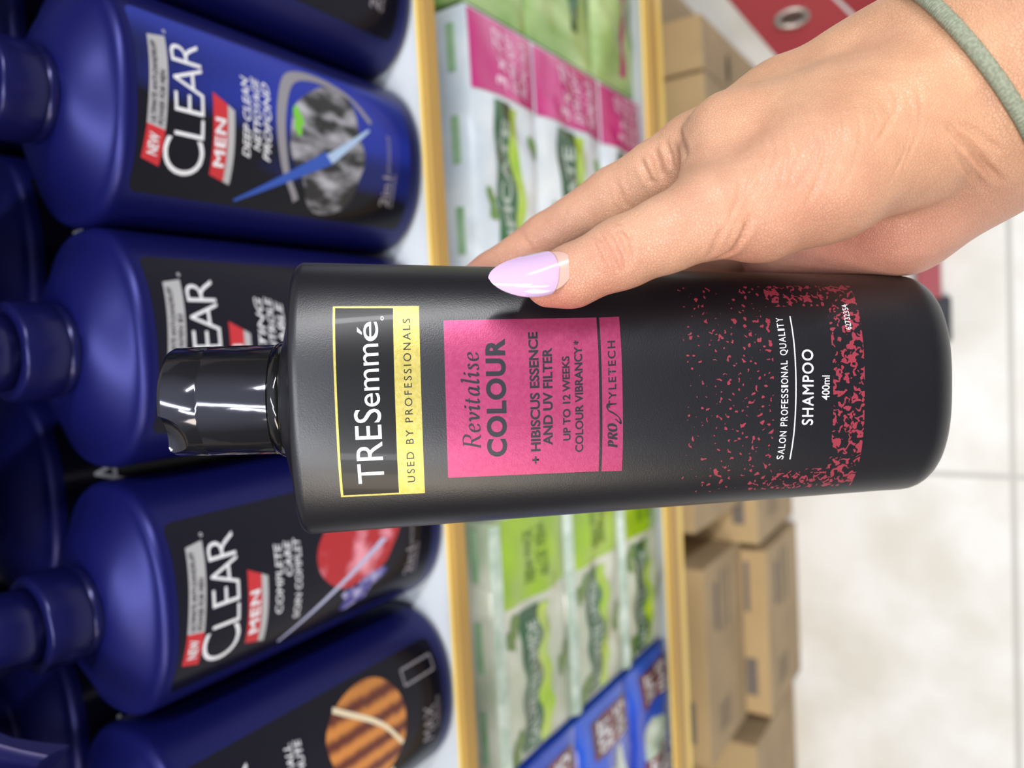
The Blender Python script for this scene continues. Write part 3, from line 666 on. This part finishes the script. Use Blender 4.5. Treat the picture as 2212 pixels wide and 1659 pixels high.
wrap('claim_text', SH, [line(SH, '+ HIBISCUS ESSENCE', (1167, 1001), (1160, 717), (1148, 1002), bold=.028), line(SH, 'AND UV FILTER', (1193, 961), (1191, 751), (1174, 962), bold=.028),
    line(SH, 'UP TO 12 WEEKS', (1232, 951), (1229, 769), (1217, 952), bold=.024), line(SH, 'COLOUR VIBRANCY', (1259, 976), (1256, 748), (1243, 977), bold=.024), line(SH, '*', (1256, 745), (1256, 735), (1240, 745), bold=.02)], M_tdk, pk, .00014)
# italic serif words drawn with a flat nib; letters live in a box 1 high (x height .6)
LET = {
 'R': (.78, [[(.05, .0), (.22, 0)], [(.13, 0), (.24, .5), (.33, 1)], [(.20, .98), (.34, 1), (.55, 1.0), (.72, .88), (.66, .62), (.48, .52), (.25, .52)], [(.42, .52), (.52, .25), (.62, .02), (.74, 0)]]),
 'e': (.48, [[(.10, .32), (.28, .34), (.42, .45), (.40, .58), (.28, .62), (.14, .5), (.08, .28), (.12, .06), (.24, 0), (.36, .06), (.43, .16)]]),
 'v': (.50, [[(.06, .52), (.14, .61), (.19, .5), (.20, .25), (.22, .02)], [(.22, .02), (.36, .22), (.46, .45), (.44, .6)]]),
 'i': (.28, [[(.04, .48), (.14, .6), (.19, .55), (.12, .15), (.15, .0), (.26, .12)], [(.20, .83), (.225, .86), (.24, .83), (.215, .80), (.20, .83)]]),
 't': (.34, [[(.22, .82), (.14, .45), (.09, .14), (.13, 0), (.26, .12)], [(.05, .6), (.17, .6), (.32, .6)]]),
 'a': (.52, [[(.40, .56), (.30, .62), (.16, .52), (.07, .28), (.09, .05), (.17, 0), (.29, .12), (.38, .35), (.43, .6)], [(.43, .6), (.37, .3), (.35, .05), (.41, .0), (.50, .12)]]),
 'l': (.28, [[(.12, .96), (.25, 1.02), (.18, .6), (.10, .15), (.13, 0), (.25, .12)]]),
 's': (.40, [[(.34, .50), (.27, .61), (.17, .58), (.15, .46), (.25, .34), (.31, .20), (.26, .04), (.14, 0), (.05, .10)]]),
 'P': (.70, [[(.04, 0), (.30, 0)], [(.15, 0), (.25, .5), (.34, 1)], [(.18, 1), (.34, 1), (.56, 1.0), (.70, .85), (.62, .56), (.44, .46), (.25, .46)]]),
 'O': (.80, [[(.50, 1.0), (.25, .88), (.10, .5), (.14, .12), (.34, 0), (.58, .12), (.72, .5), (.68, .88), (.50, 1.0)]]),
}
def script(surf, word, p0, p1, pt, wmax=.12, wmin=.03, gap=.04, ang=20):
    x = 0; polys = []
    for ch in word:
        wd, st = LET[ch]
        for v, f in nib([[(a+x, b) for a, b in s_] for s_ in st], wmax, wmin, ang): polys.append([v, f])
        x += wd + gap
    O, U, V = surf.px(*p0), surf.px(*p1), surf.px(*pt)
    return [(O + (v[:, :1]/(x-gap))*(U-O) + v[:, 1:]*(V-O), f) for v, f in polys]
wrap('script_name', SH, script(SH, 'Revitalise', (1038, 970), (1033, 760), (1001, 972), .12, .03, .06, 15), M_tdk, pk, .00014, cut=None)
wrap('range_name', SH, script(SH, 'PRO', (1333, 967), (1332, 915), (1314, 968), .26, .07, .10, 10) + nib([[SH.px(*q) for q in ((1329, 905), (1340, 914), (1338, 903), (1326, 893), (1314, 886), (1312, 876), (1318, 872))]], .0007, .0002, 40) +
    [line(SH, 'TYLETECH', (1331, 880), (1328, 736), (1315, 881), space=1.25, bold=.015)], M_tdk, pk2, .00014)
wrap('lower_text', SH, [line(SH, 'SHAMPOO', (1755, 918), (1755, 755), (1732, 918), space=1.15, bold=.014), line(SH, '400ml', (1791, 864), (1792, 811), (1775, 864), bold=.005), 
    line(SH, '62732354', (1839, 711), (1829, 657), (1827, 713), bold=.0)], M_twht, held, .00010)
def arc_text(txt, pts, cap, space=1.1, bold=.005):
    """one line set letter by letter along an arc; pts = start, middle, end pixels"""
    s0, s1, s2 = [SH.px(*p) for p in pts]; n = len(txt); wd = []
    for ch in txt: wd.append({'I': .35, 'L': .62, ' ': .45, 'S': .68, 'F': .62, 'E': .65, 'O': .92, 'Q': .95, 'N': .85, 'A': .85, 'R': .72, 'T': .7, 'Y': .75, 'U': .82, 'P': .68}.get(ch, .8))
    tot = sum(wd)+.22*n; x = 0; out = []
    def P(t): return s0*(1-t)*(1-t)+(2*s1-.5*s0-.5*s2)*2*t*(1-t)+s2*t*t
    for ch, w_ in zip(txt, wd):
        if ch != ' ':
            a0, a1 = P(x/tot), P((x+w_)/tot); d_ = (a1-a0)/np.linalg.norm(a1-a0); u = np.array([-d_[1], d_[0]])*cap
            v, f = text2d(ch, bold); out.append((a0 + v[:, :1]*(a1-a0) + v[:, 1:]*u, f))
        x += w_+.22
    return out
cap_m = abs(SH.px(1700, 850)[1]-SH.px(1714.5, 850)[1])
wrap('quality_text', SH, arc_text('SALON PROFESSIONAL QUALITY', [(1691, 992), (1702, 838), (1689, 683)], cap_m), M_twht, held, .00010)
ul = [SH.px(*p) for p in ((1706, 992), (1716, 920), (1719, 838), (1716, 755), (1706, 683))]
wrap('underline', SH, nib([ul], .00032, .00032), M_twht, held, .00010)
rng = [((1398, 639), (1412, 637)), ((1352, 637), (1370, 638))]
# ------------------------------------------------------------------ the hand
def C(px, py, d): return np.array([(px-W/2)/F*d, (py-H/2)/F*d, d])*1000.0     # camera space, millimetres
def smin(a, b, k):
    h = np.clip(0.5+0.5*(b-a)/k, 0, 1); return b*(1-h)+a*h - k*h*(1-h)
def cone(P, a, b, ra, rb):
    ba = b-a; t = np.clip(((P-a)@ba)/(ba@ba), 0, 1); return np.linalg.norm(P-a-t[..., None]*ba, axis=-1) - (ra+(rb-ra)*t)
def ell(P, c, r, ax=None):
    q = P-c
    if ax is not None: q = q @ ax.T
    k0 = np.linalg.norm(q/r, axis=-1); k1 = np.linalg.norm(q/(r*r), axis=-1); return k0*(k0-1)/(k1+1e-9)
HB = np.linalg.inv(np.stack([xr, yb, up_c], 1)); BC0 = base_c*1000
def bottle_sdf(P):
    q = (P-BC0) @ HB.T; h = np.clip(q[..., 2]/1000, 0, HL); w = (0.0303+(h/HL)*.0060)*1000; d = (0.0185+(h/HL)*.0030)*1000
    k = (np.abs(q[..., 0]/w)**HP + np.abs(q[..., 1]/d)**HP)**(1/HP); s = (k-1)*np.minimum(w, d)*1.0
    cap = np.maximum(q[..., 2]-HL*1000, -q[..., 2]); return np.maximum(s, cap)
def chain(P, js, k=1.5):
    r = None
    for (a, ra), (b, rb) in zip(js[:-1], js[1:]):
        c = cone(P, a, b, ra, rb); r = c if r is None else smin(r, c, k)
    return r
TH = [(C(1186, 611, .1800), 6.1), (C(1232, 598, .1785), 7.3), (C(1345, 546, .1755), 8.2), (C(1440, 506, .1735), 8.7), (C(1535, 462, .1725), 10.3)]
IX = [(C(960, 655, .2300), 5.8), (C(1065, 592, .2280), 6.8), (C(1180, 514, .2220), 7.2), (C(1324, 425, .2130), 8.2), (C(1420, 370, .2060), 8.6), (C(1500, 330, .2020), 10.4)]
MD = [(C(1150, 800, .2400), 5.8), (C(1250, 700, .2430), 7.0), (C(1400, 545, .2430), 8.0), (C(1570, 410, .2280), 10.0)]
RG = [(C(1280, 830, .2410), 5.6), (C(1380, 740, .2440), 6.8), (C(1515, 605, .2460), 7.8), (C(1650, 460, .2400), 9.5)]
PK = [(C(1470, 800, .2400), 5.2), (C(1540, 720, .2430), 6.2), (C(1630, 610, .2450), 7.2), (C(1730, 490, .2400), 9.0)]
wr = C(2120, 178, .186); arm = C(2620, -260, .150); arm2 = C(2980, -600, .135)
def hand_sdf(P):
    palm = cone(P, C(1500, 330, .202), C(1700, 252, .200), 10.4, 15.0)
    palm = smin(palm, cone(P, C(1700, 252, .200), C(1900, 195, .195), 15.0, 18.5), 4)
    palm = smin(palm, cone(P, C(1900, 195, .195), wr, 18.5, 26.5), 8)
    for a, ra, b, rb in ((C(1570, 410, .228), 10, C(1900, 260, .212), 17), (C(1650, 460, .240), 9.5, C(1900, 310, .222), 17), (C(1730, 490, .240), 9, C(1920, 350, .222), 17)):
        palm = smin(palm, cone(P, a, b, ra, rb), 5)
    palm = smin(palm, cone(P, C(1780, 440, .214), C(1930, 420, .206), 12, 20.5), 7)
    palm = smin(palm, cone(P, C(1930, 420, .206), C(2085, 305, .199), 20.5, 21.5), 7)
    palm = smin(palm, cone(P, C(2085, 300, .199), wr, 21.2, 25.5), 10)
    fore = cone(P, wr, arm, 27, 31); fore = smin(fore, cone(P, arm, arm2, 31, 35), 5)
    palm = smin(palm, fore, 12)
    th = chain(P, TH, 2.5)
    mc = cone(P, C(1535, 462, .1725), C(1640, 440, .1755), 10.3, 13.4)
    mc = smin(mc, cone(P, C(1640, 440, .1755), C(1770, 372, .1765), 13.4, 16.5), 3)
    mc = smin(mc, cone(P, C(1770, 372, .1765), C(1960, 262, .183), 16.5, 19.5), 4)
    mc = smin(mc, cone(P, C(1960, 262, .183), wr, 19.5, 25), 8)
    th = smin(th, mc, 2.2)
    palm = smin(palm, cone(P, C(1690, 535, .224), C(1935, 470, .212), 12.5, 15.5), 6)
    web2 = cone(P, C(1535, 430, .1770), C(1590, 305, .1875), 9.0, 11.8)
    th = smin(th, web2, 3)
    web = cone(P, C(1575, 310, .1890), C(1760, 290, .184), 10.5, 16.0); 
    r = smin(palm, th, 3.2); r = smin(r, web, 7)
    for f_ in (IX, MD, RG, PK): r = smin(r, chain(P, f_, 2.0), 2.5)
    r = np.maximum(r, -(bottle_sdf(P)-0.05))
    return r
def surface_nets(fn, lo, hi, s):
    n = np.ceil((hi-lo)/s).astype(int)+1; ax = [lo[i]+s*np.arange(n[i]) for i in range(3)]
    V = np.empty(n, np.float32)
    for i in range(n[0]):
        Y_, Z_ = np.meshgrid(ax[1], ax[2], indexing='ij'); P = np.stack([np.full_like(Y_, ax[0][i]), Y_, Z_], -1); V[i] = fn(P)
    ins = V < 0
    c = [ins[dx:n[0]-1+dx, dy:n[1]-1+dy, dz:n[2]-1+dz] for dx in (0, 1) for dy in (0, 1) for dz in (0, 1)]
    cnt = sum(x.astype(np.int8) for x in c); act = (cnt > 0) & (cnt < 8); idx = -np.ones(act.shape, np.int64); cells = np.argwhere(act); idx[act] = np.arange(len(cells))
    acc = np.zeros((len(cells), 3)); num = np.zeros(len(cells)); corners = [(dx, dy, dz) for dx in (0, 1) for dy in (0, 1) for dz in (0, 1)]
    for a in corners:
        for k in range(3):
            if a[k]: continue
            b = list(a); b[k] = 1; va = V[cells[:, 0]+a[0], cells[:, 1]+a[1], cells[:, 2]+a[2]]; vb = V[cells[:, 0]+b[0], cells[:, 1]+b[1], cells[:, 2]+b[2]]
            m = (va < 0) != (vb < 0); t = np.where(m, va/(va-vb+1e-12), 0); p = np.array(a, float)+np.zeros((len(cells), 3)); p[:, k] += t; acc[m] += p[m]; num[m] += 1
    verts = lo + s*(cells + acc/num[:, None]); faces = []
    for k in range(3):
        o = [i for i in range(3) if i != k]; sh = [slice(None)]*3; sh2 = [slice(None)]*3; sh[k] = slice(0, n[k]-1); sh2[k] = slice(1, n[k])
        e = ins[tuple(sh)] != ins[tuple(sh2)]; E_ = np.argwhere(e); E_ = E_[(E_[:, o[0]] > 0) & (E_[:, o[1]] > 0) & (E_[:, o[0]] < n[o[0]]-1) & (E_[:, o[1]] < n[o[1]]-1)]
        q = []
        for d0_, d1_ in ((0, 0), (-1, 0), (-1, -1), (0, -1)):
            t = E_.copy(); t[:, o[0]] += d0_; t[:, o[1]] += d1_; q.append(idx[t[:, 0], t[:, 1], t[:, 2]])
        q = np.stack(q, 1); flip = ins[tuple(sh)][E_[:, 0], E_[:, 1], E_[:, 2]]
        if k == 1: flip = ~flip
        q[flip] = q[flip][:, ::-1]; faces.append(q)
    return verts, np.vstack(faces)
allp = np.array([p for f_ in (TH, IX, MD, RG, PK) for p, r in f_] + [wr, arm, C(1930, 430, .206)])
lo = allp.min(0)-30; hi = allp.max(0)+14; lo[0] = allp[:, 0].min()-10; lo[1] = allp[:, 1].min()-34; hi[0] = arm[0]+5
HV, HF = surface_nets(hand_sdf, lo, hi, 1.15)
def toW(p): return CAM + (np.asarray(p)/1000.0) @ M3.T
me = bpy.data.meshes.new('hand'); me.from_pydata([tuple(p) for p in toW(HV)], [], [tuple(map(int, q)) for q in HF]); me.update()
bm = bmesh.new(); bm.from_mesh(me); bmesh.ops.remove_doubles(bm, verts=bm.verts[:], dist=1e-6); bmesh.ops.recalc_face_normals(bm, faces=bm.faces[:])
for _ in range(2): bmesh.ops.smooth_vert(bm, verts=bm.verts[:], factor=.5, use_axis_x=True, use_axis_y=True, use_axis_z=True)
bm.to_mesh(me); bm.free()
hand = link('hand', me); tag(hand, 'right hand and wrist of a person gripping the black bottle, thumb in front', 'hand')
sd = hand.modifiers.new('s', 'SUBSURF'); sd.levels = 1; sd.render_levels = 1
bpy.context.view_layer.update(); dg = bpy.context.evaluated_depsgraph_get(); nm = bpy.data.meshes.new_from_object(hand.evaluated_get(dg)); hand.modifiers.clear(); hand.data = nm; nm.name = 'hand'
# creases and folds pressed into the skin
nv = len(nm.vertices); co = np.empty(nv*3); nm.vertices.foreach_get('co', co); co = co.reshape(-1, 3); no = np.empty(nv*3); nm.vertices.foreach_get('normal', no); no = no.reshape(-1, 3)
cs = ((co-CAM) @ M3)*1000.0
def surf_hit(px, py):
    r = np.array([(px-W/2)/F, (py-H/2)/F, 1.0]); d = 120.0
    for _ in range(90):
        v = float(hand_sdf((r*d)[None])[0]); d += v*.8
        if abs(v) < .02: break
        if d > 330: return None
    return r*d
def crease(pts, depth, width):
    P = [surf_hit(*p) for p in pts]; P = [p for p in P if p is not None]
    if len(P) < 2: return
    dist = np.full(nv, 1e9); tt = np.zeros(nv); n = len(P)-1
    lo_, hi_ = np.min(P, 0)-width*4, np.max(P, 0)+width*4; m = np.all((cs > lo_) & (cs < hi_), 1); q = cs[m]; dd = np.full(len(q), 1e9); tp = np.zeros(len(q))
    for i in range(n):
        a, b = P[i], P[i+1]; ba = b-a; t = np.clip(((q-a)@ba)/(ba@ba), 0, 1); d = np.linalg.norm(q-a-t[:, None]*ba, axis=1); u = d < dd; dd[u] = d[u]; tp[u] = (i+t[u])/n
    fade = np.clip(np.minimum(tp, 1-tp)*5+.15, 0, 1); g = (-depth*np.exp(-(dd/width)**2) + depth*.35*np.exp(-((dd-width*2)/width)**2))*fade
    disp[m] += g
disp = np.zeros(nv)
CR = [  # thumb knuckle
 ([(1292, 505), (1305, 525), (1325, 560), (1338, 590)], .30, .55), ([(1318, 492), (1335, 520), (1350, 555), (1352, 585)], .38, .6), ([(1340, 482), (1360, 505), (1368, 540), (1362, 575)], .25, .5), ([(1280, 520), (1290, 545), (1305, 575)], .2, .5),
 ([(1330, 500), (1345, 498), (1362, 512)], .2, .5),
 # index finger joint folds
 ([(1382, 345), (1398, 375), (1408, 400)], .45, .9), ([(1410, 322), (1420, 350), (1432, 385)], .6, 1.1), ([(1436, 305), (1448, 335), (1452, 365)], .35, .8), ([(1465, 285), (1475, 315), (1482, 340)], .5, 1.0), ([(1325, 380), (1340, 420), (1352, 450)], .3, .8), ([(1125, 505), (1145, 530), (1152, 550)], .18, .7),
 # thumb base fold and web
 ([(1548, 560), (1580, 545), (1605, 510), (1620, 470)], .45, .8), ([(1530, 556), (1545, 530), (1560, 490)], .25, .7),
 # wrist
 ([(2035, 262), (2075, 300), (2120, 350), (2165, 395)], .55, .8), ([(2020, 275), (2080, 350), (2130, 410)], .3, .7), ([(2060, 262), (2110, 285), (2165, 330)], .25, .7),
]
rr = random.Random(5)
for i in range(16):                          # long transverse lines over the thenar
    x0 = 1560 + i*27 + rr.uniform(-6, 6); y0 = 330 - i*10 + rr.uniform(-15, 10); ln = 150 + rr.uniform(-40, 60); b = rr.uniform(8, 22)
    CR.append(([(x0+18, y0), (x0+18+b, y0+ln*.33), (x0+8+b*.6, y0+ln*.66), (x0-14, y0+ln)], rr.uniform(.10, .22), .5))
for c_, d_, w_ in CR: crease(c_, d_*1.5, w_)
co2 = co + no*disp[:, None]/1000.0
# skin tone laid out as pigment: pinker on finger pads, knuckles and palm
col = np.zeros((nv, 4)); col[:, 3] = 1; base = np.array(lin('d2a285')[:3]); pink = np.array(lin('cf8270')[:3]); palmc = np.array(lin('c98f7d')[:3]); tan = np.array(lin('cf9f78')[:3])
def blobw(c, r): return np.exp(-(np.linalg.norm(cs-c, axis=1)/r)**2)
wp = np.zeros(nv)
for p, r, a in ((C(1210, 650, .180), 9, .9), (C(1300, 640, .177), 9, .5), (C(1580, 500, .176), 10, .75), (C(1620, 545, .180), 9, .5), (C(1320, 560, .17), 6, .35), (C(1150, 560, .215), 12, .3), (C(1830, 540, .20), 14, .45), (C(2050, 350, .19), 9, .2), (C(1880, 110, .175), 7, .2), (C(1000, 575, .225), 10, .35), (C(1700, 450, .172), 14, .3)): wp = np.maximum(wp, a*blobw(p, r))
wpal = np.clip(blobw(C(1950, 520, .205), 30)*1.0 + blobw(C(1650, 600, .22), 20), 0, 1)
wt = np.clip(blobw(C(1700, 200, .19), 32) + blobw(C(2050, 150, .17), 30), 0, 1)*.6
c3 = base*(1-wt[:, None])+tan*wt[:, None]; c3 = c3*(1-wpal[:, None]*.8)+palmc*wpal[:, None]*.8; c3 = c3*(1-wp[:, None])+pink*wp[:, None]
col[:, :3] = c3
nm.vertices.foreach_set('co', co2.ravel()); at_ = nm.color_attributes.new('pigment', 'FLOAT_COLOR', 'POINT'); at_.data.foreach_set('color', col.ravel()); nm.update()
nm.polygons.foreach_set('use_smooth', [True]*len(nm.polygons))
def skin():
    m = bpy.data.materials.new('skin'); m.use_nodes = True; nt = m.node_tree; b = nt.nodes['Principled BSDF']; N = nt.nodes.new; L = nt.links.new
    tc = N('ShaderNodeTexCoord'); at2 = N('ShaderNodeAttribute'); at2.attribute_name = 'pigment'
    n = N('ShaderNodeTexNoise'); n.inputs['Scale'].default_value = 90; n.inputs['Detail'].default_value = 5; L(tc.outputs['Object'], n.inputs['Vector'])
    r = N('ShaderNodeValToRGB'); r.color_ramp.elements[0].position = .3; r.color_ramp.elements[1].position = .7; r.color_ramp.elements[0].color = (.90, .84, .82, 1); r.color_ramp.elements[1].color = (1.05, 1.05, 1.03, 1); L(n.outputs['Fac'], r.inputs[0])
    mx = N('ShaderNodeMix'); mx.data_type = 'RGBA'; mx.blend_type = 'MULTIPLY'; mx.inputs['Factor'].default_value = 1; L(at2.outputs['Color'], mx.inputs['A']); L(r.outputs[0], mx.inputs['B']); L(mx.outputs['Result'], b.inputs['Base Color'])
    b.inputs['Roughness'].default_value = .42; b.inputs['Specular IOR Level'].default_value = .45
    b.inputs['Subsurface Weight'].default_value = .35; b.inputs['Subsurface Radius'].default_value = (1, .35, .2); b.inputs['Subsurface Scale'].default_value = .0028
    v = N('ShaderNodeTexVoronoi'); v.feature = 'DISTANCE_TO_EDGE'; v.inputs['Scale'].default_value = 1450
    dn = N('ShaderNodeMapping'); rot = Matrix(M3.tolist()).to_euler(); dn.vector_type = 'TEXTURE'; dn.inputs['Rotation'].default_value = (0.4, 0.2, 0.5); dn.inputs['Scale'].default_value = (1, 1, 1.9); L(tc.outputs['Object'], dn.inputs[0]); L(dn.outputs[0], v.inputs['Vector'])
    mr = N('ShaderNodeMapRange'); L(v.outputs['Distance'], mr.inputs[0]); mr.inputs[2].default_value = .14
    n2 = N('ShaderNodeTexNoise'); n2.inputs['Scale'].default_value = 420; n2.inputs['Detail'].default_value = 3; L(tc.outputs['Object'], n2.inputs['Vector'])
    ad = N('ShaderNodeMath'); ad.operation = 'MULTIPLY_ADD'; L(mr.outputs[0], ad.inputs[0]); ad.inputs[1].default_value = .55; L(n2.outputs['Fac'], ad.inputs[2])
    bp = N('ShaderNodeBump'); bp.inputs['Strength'].default_value = .75; bp.inputs['Distance'].default_value = .0002; L(ad.outputs[0], bp.inputs['Height']); L(bp.outputs[0], b.inputs['Normal'])
    return m
nm.materials.append(skin())
# thumb nail: natural nail at the root, lilac lacquer beyond
M_nail = mat('lilac_lacquer', 'c6a9ca', .09, coat=.5)
M_natural = mat('natural_nail', 'd3a99c', .25, coat=.3, sss=.2)
def nail(name, u0, u1, m, lift, thick):
    """almond nail patch along the thumb; u 0 at the cuticle, 1 at the tip"""
    cen = [(1234, 571), (1212, 576), (1160, 588), (1110, 598), (1056, 601)]; us = [0, .13, .42, .70, 1.0]; nu, nvv = 34, 18; P = []
    dep = [.1712, .1708, .1709, .1716, .1735]
    hw = lambda u: 5.25*(max(0, 1-((abs(u-.38)/.62 if u > .38 else abs(u-.38)/.40))**(2.1 if u > .38 else 2.8)))**(.62 if u > .38 else .5)
    fx_, fy_, fz_ = np.polyfit(us, [c_[0] for c_ in cen], 2), np.polyfit(us, [c_[1] for c_ in cen], 2), np.polyfit(us, dep, 2)
    def cpt(u): return C(np.polyval(fx_, u), np.polyval(fy_, u), np.polyval(fz_, u))
    ax_ = nrm(cpt(1)-cpt(0)); toc = nrm(-cpt(.5) + np.array([0, -55, 0])); wd_ = nrm(np.cross(ax_, toc)); nn = np.cross(wd_, ax_)
    if nn @ toc < 0: nn = -nn
    rows = []
    for i in range(nu+1):
        t = i/nu; u = u0+(u1-u0)*(t if u0 > 0 else t); w = hw(u)*(math.sqrt(max(0, 1-((.30-u)/.151)**2)) if (u0 > .1 and u < .30) else 1)*(1 if u0 > .1 else .90); w = max(w, .12); rows.append([cpt(u) + wd_*w*s_ + nn*(-(6.8-math.sqrt(max(6.8**2-(w*s_)**2, 0)))*.9 + lift) for s_ in np.linspace(-1, 1, nvv+1)])
    K_ = nvv+1; top = [p for r_ in rows for p in r_]; bot = [p-nn*thick for p in top]; f = []
    for i in range(nu):
        for j in range(nvv):
            k = i*K_+j; f.append((k, k+1, k+K_+1, k+K_)); q = len(top)+k; f.append((q+K_, q+K_+1, q+1, q))
    T = len(top); rim = [j for j in range(K_)] + [i*K_+nvv for i in range(1, nu+1)] + [nu*K_+j for j in range(nvv-1, -1, -1)] + [i*K_ for i in range(nu-1, 0, -1)]
    for a, b in zip(rim, rim[1:]+rim[:1]): f.append((b, a, a+T, b+T))
    v = toW(np.array(top+bot)); o = mesh(name, v, f, m, hand); bm = bmesh.new(); bm.from_mesh(o.data); bmesh.ops.recalc_face_normals(bm, faces=bm.faces[:]); bm.to_mesh(o.data); bm.free(); sharp(o, 50); return o
nail('thumb_nail', .15, 1.0, M_nail, .75, .55)['label'] = 'long almond nail with pale lilac lacquer'
nail('nail_root', .012, .40, M_natural, .30, .6)['label'] = 'bare nail grown out at the cuticle'
# elastic hair tie round the wrist
M_tie = mat('sage_elastic', '90957f', .8, col2='7a806c', nscale=1400, ramp=(.4, .6))
q1, q2, q3 = C(1950, 2, .187), surf_hit(2104, 108), surf_hit(2200, 246)
fd2 = nrm(np.cross(q2-q1, q3-q1)); o_ = C(1900, 230, .194); ad_ = nrm(arm-o_); tc_ = o_ + ad_*(((q1-o_)@fd2)/(ad_@fd2))
u_ = nrm(np.cross(fd2, [0, 0, 1.0])); v_ = np.cross(fd2, u_); ring = []
NT = 220
for i in range(NT):
    a_ = 2*math.pi*i/NT; dr = u_*math.cos(a_)+v_*math.sin(a_); r_ = 10.0
    for _ in range(60):
        s_ = float(hand_sdf((tc_+dr*r_)[None])[0]); r_ -= s_*.7
    ring.append(tc_+dr*(r_+1.0))
ring = np.array(ring)
for _ in range(6): ring = (np.roll(ring, 1, 0)+2*ring+np.roll(ring, -1, 0))/4
v = []; f = []; kk = 14; rt = 1.75
sub = np.array([ring[i]*(1-t)+ring[(i+1) % NT]*t for i in range(NT) for t in (0, .25, .5, .75)])
for i in range(len(sub)):
    T_ = nrm(sub[(i+1) % len(sub)]-sub[i-1]); O_ = nrm((sub[i]-tc_)-T_*((sub[i]-tc_)@T_)); B_ = np.cross(T_, O_); rg = rt*(1.0 if (i//2) % 2 else .94)
    for j in range(kk): b_ = 2*math.pi*j/kk; v.append(sub[i]+(O_*math.cos(b_)*.85+B_*math.sin(b_)*1.0)*rg)
n_ = len(sub)
for i in range(n_):
    for j in range(kk): f.append((i*kk+j, ((i+1) % n_)*kk+j, ((i+1) % n_)*kk+(j+1) % kk, i*kk+(j+1) % kk))
tie = mesh('hair_tie', toW(np.array(v)), f, M_tie); tag(tie, 'sage green elastic hair tie worn around the wrist', 'hair tie')
# pewter crimp where the elastic is joined
i0 = int(np.argmin(np.linalg.norm(sub-C(1962, 8, .183), axis=1))); v = []; f = []; ln = 12
for i in range(-ln, ln+1):
    P_ = sub[(i0+i) % n_]; T_ = nrm(sub[(i0+i+1) % n_]-sub[(i0+i-1) % n_]); O_ = nrm((P_-tc_)-T_*((P_-tc_)@T_)); B_ = np.cross(T_, O_); rg = rt*(1.22 if abs(i) < ln else 1.0)
    for j in range(16): b_ = 2*math.pi*j/16; v.append(P_+(O_*math.cos(b_)+B_*math.sin(b_))*rg)
for i in range(2*ln):
    for j in range(16): f.append((i*16+j, (i+1)*16+j, (i+1)*16+(j+1) % 16, i*16+(j+1) % 16))
mesh('metal_crimp', toW(np.array(v)), f, mat('pewter', '5c5c60', .3, metal=.9), tie)['label'] = 'grey metal crimp'
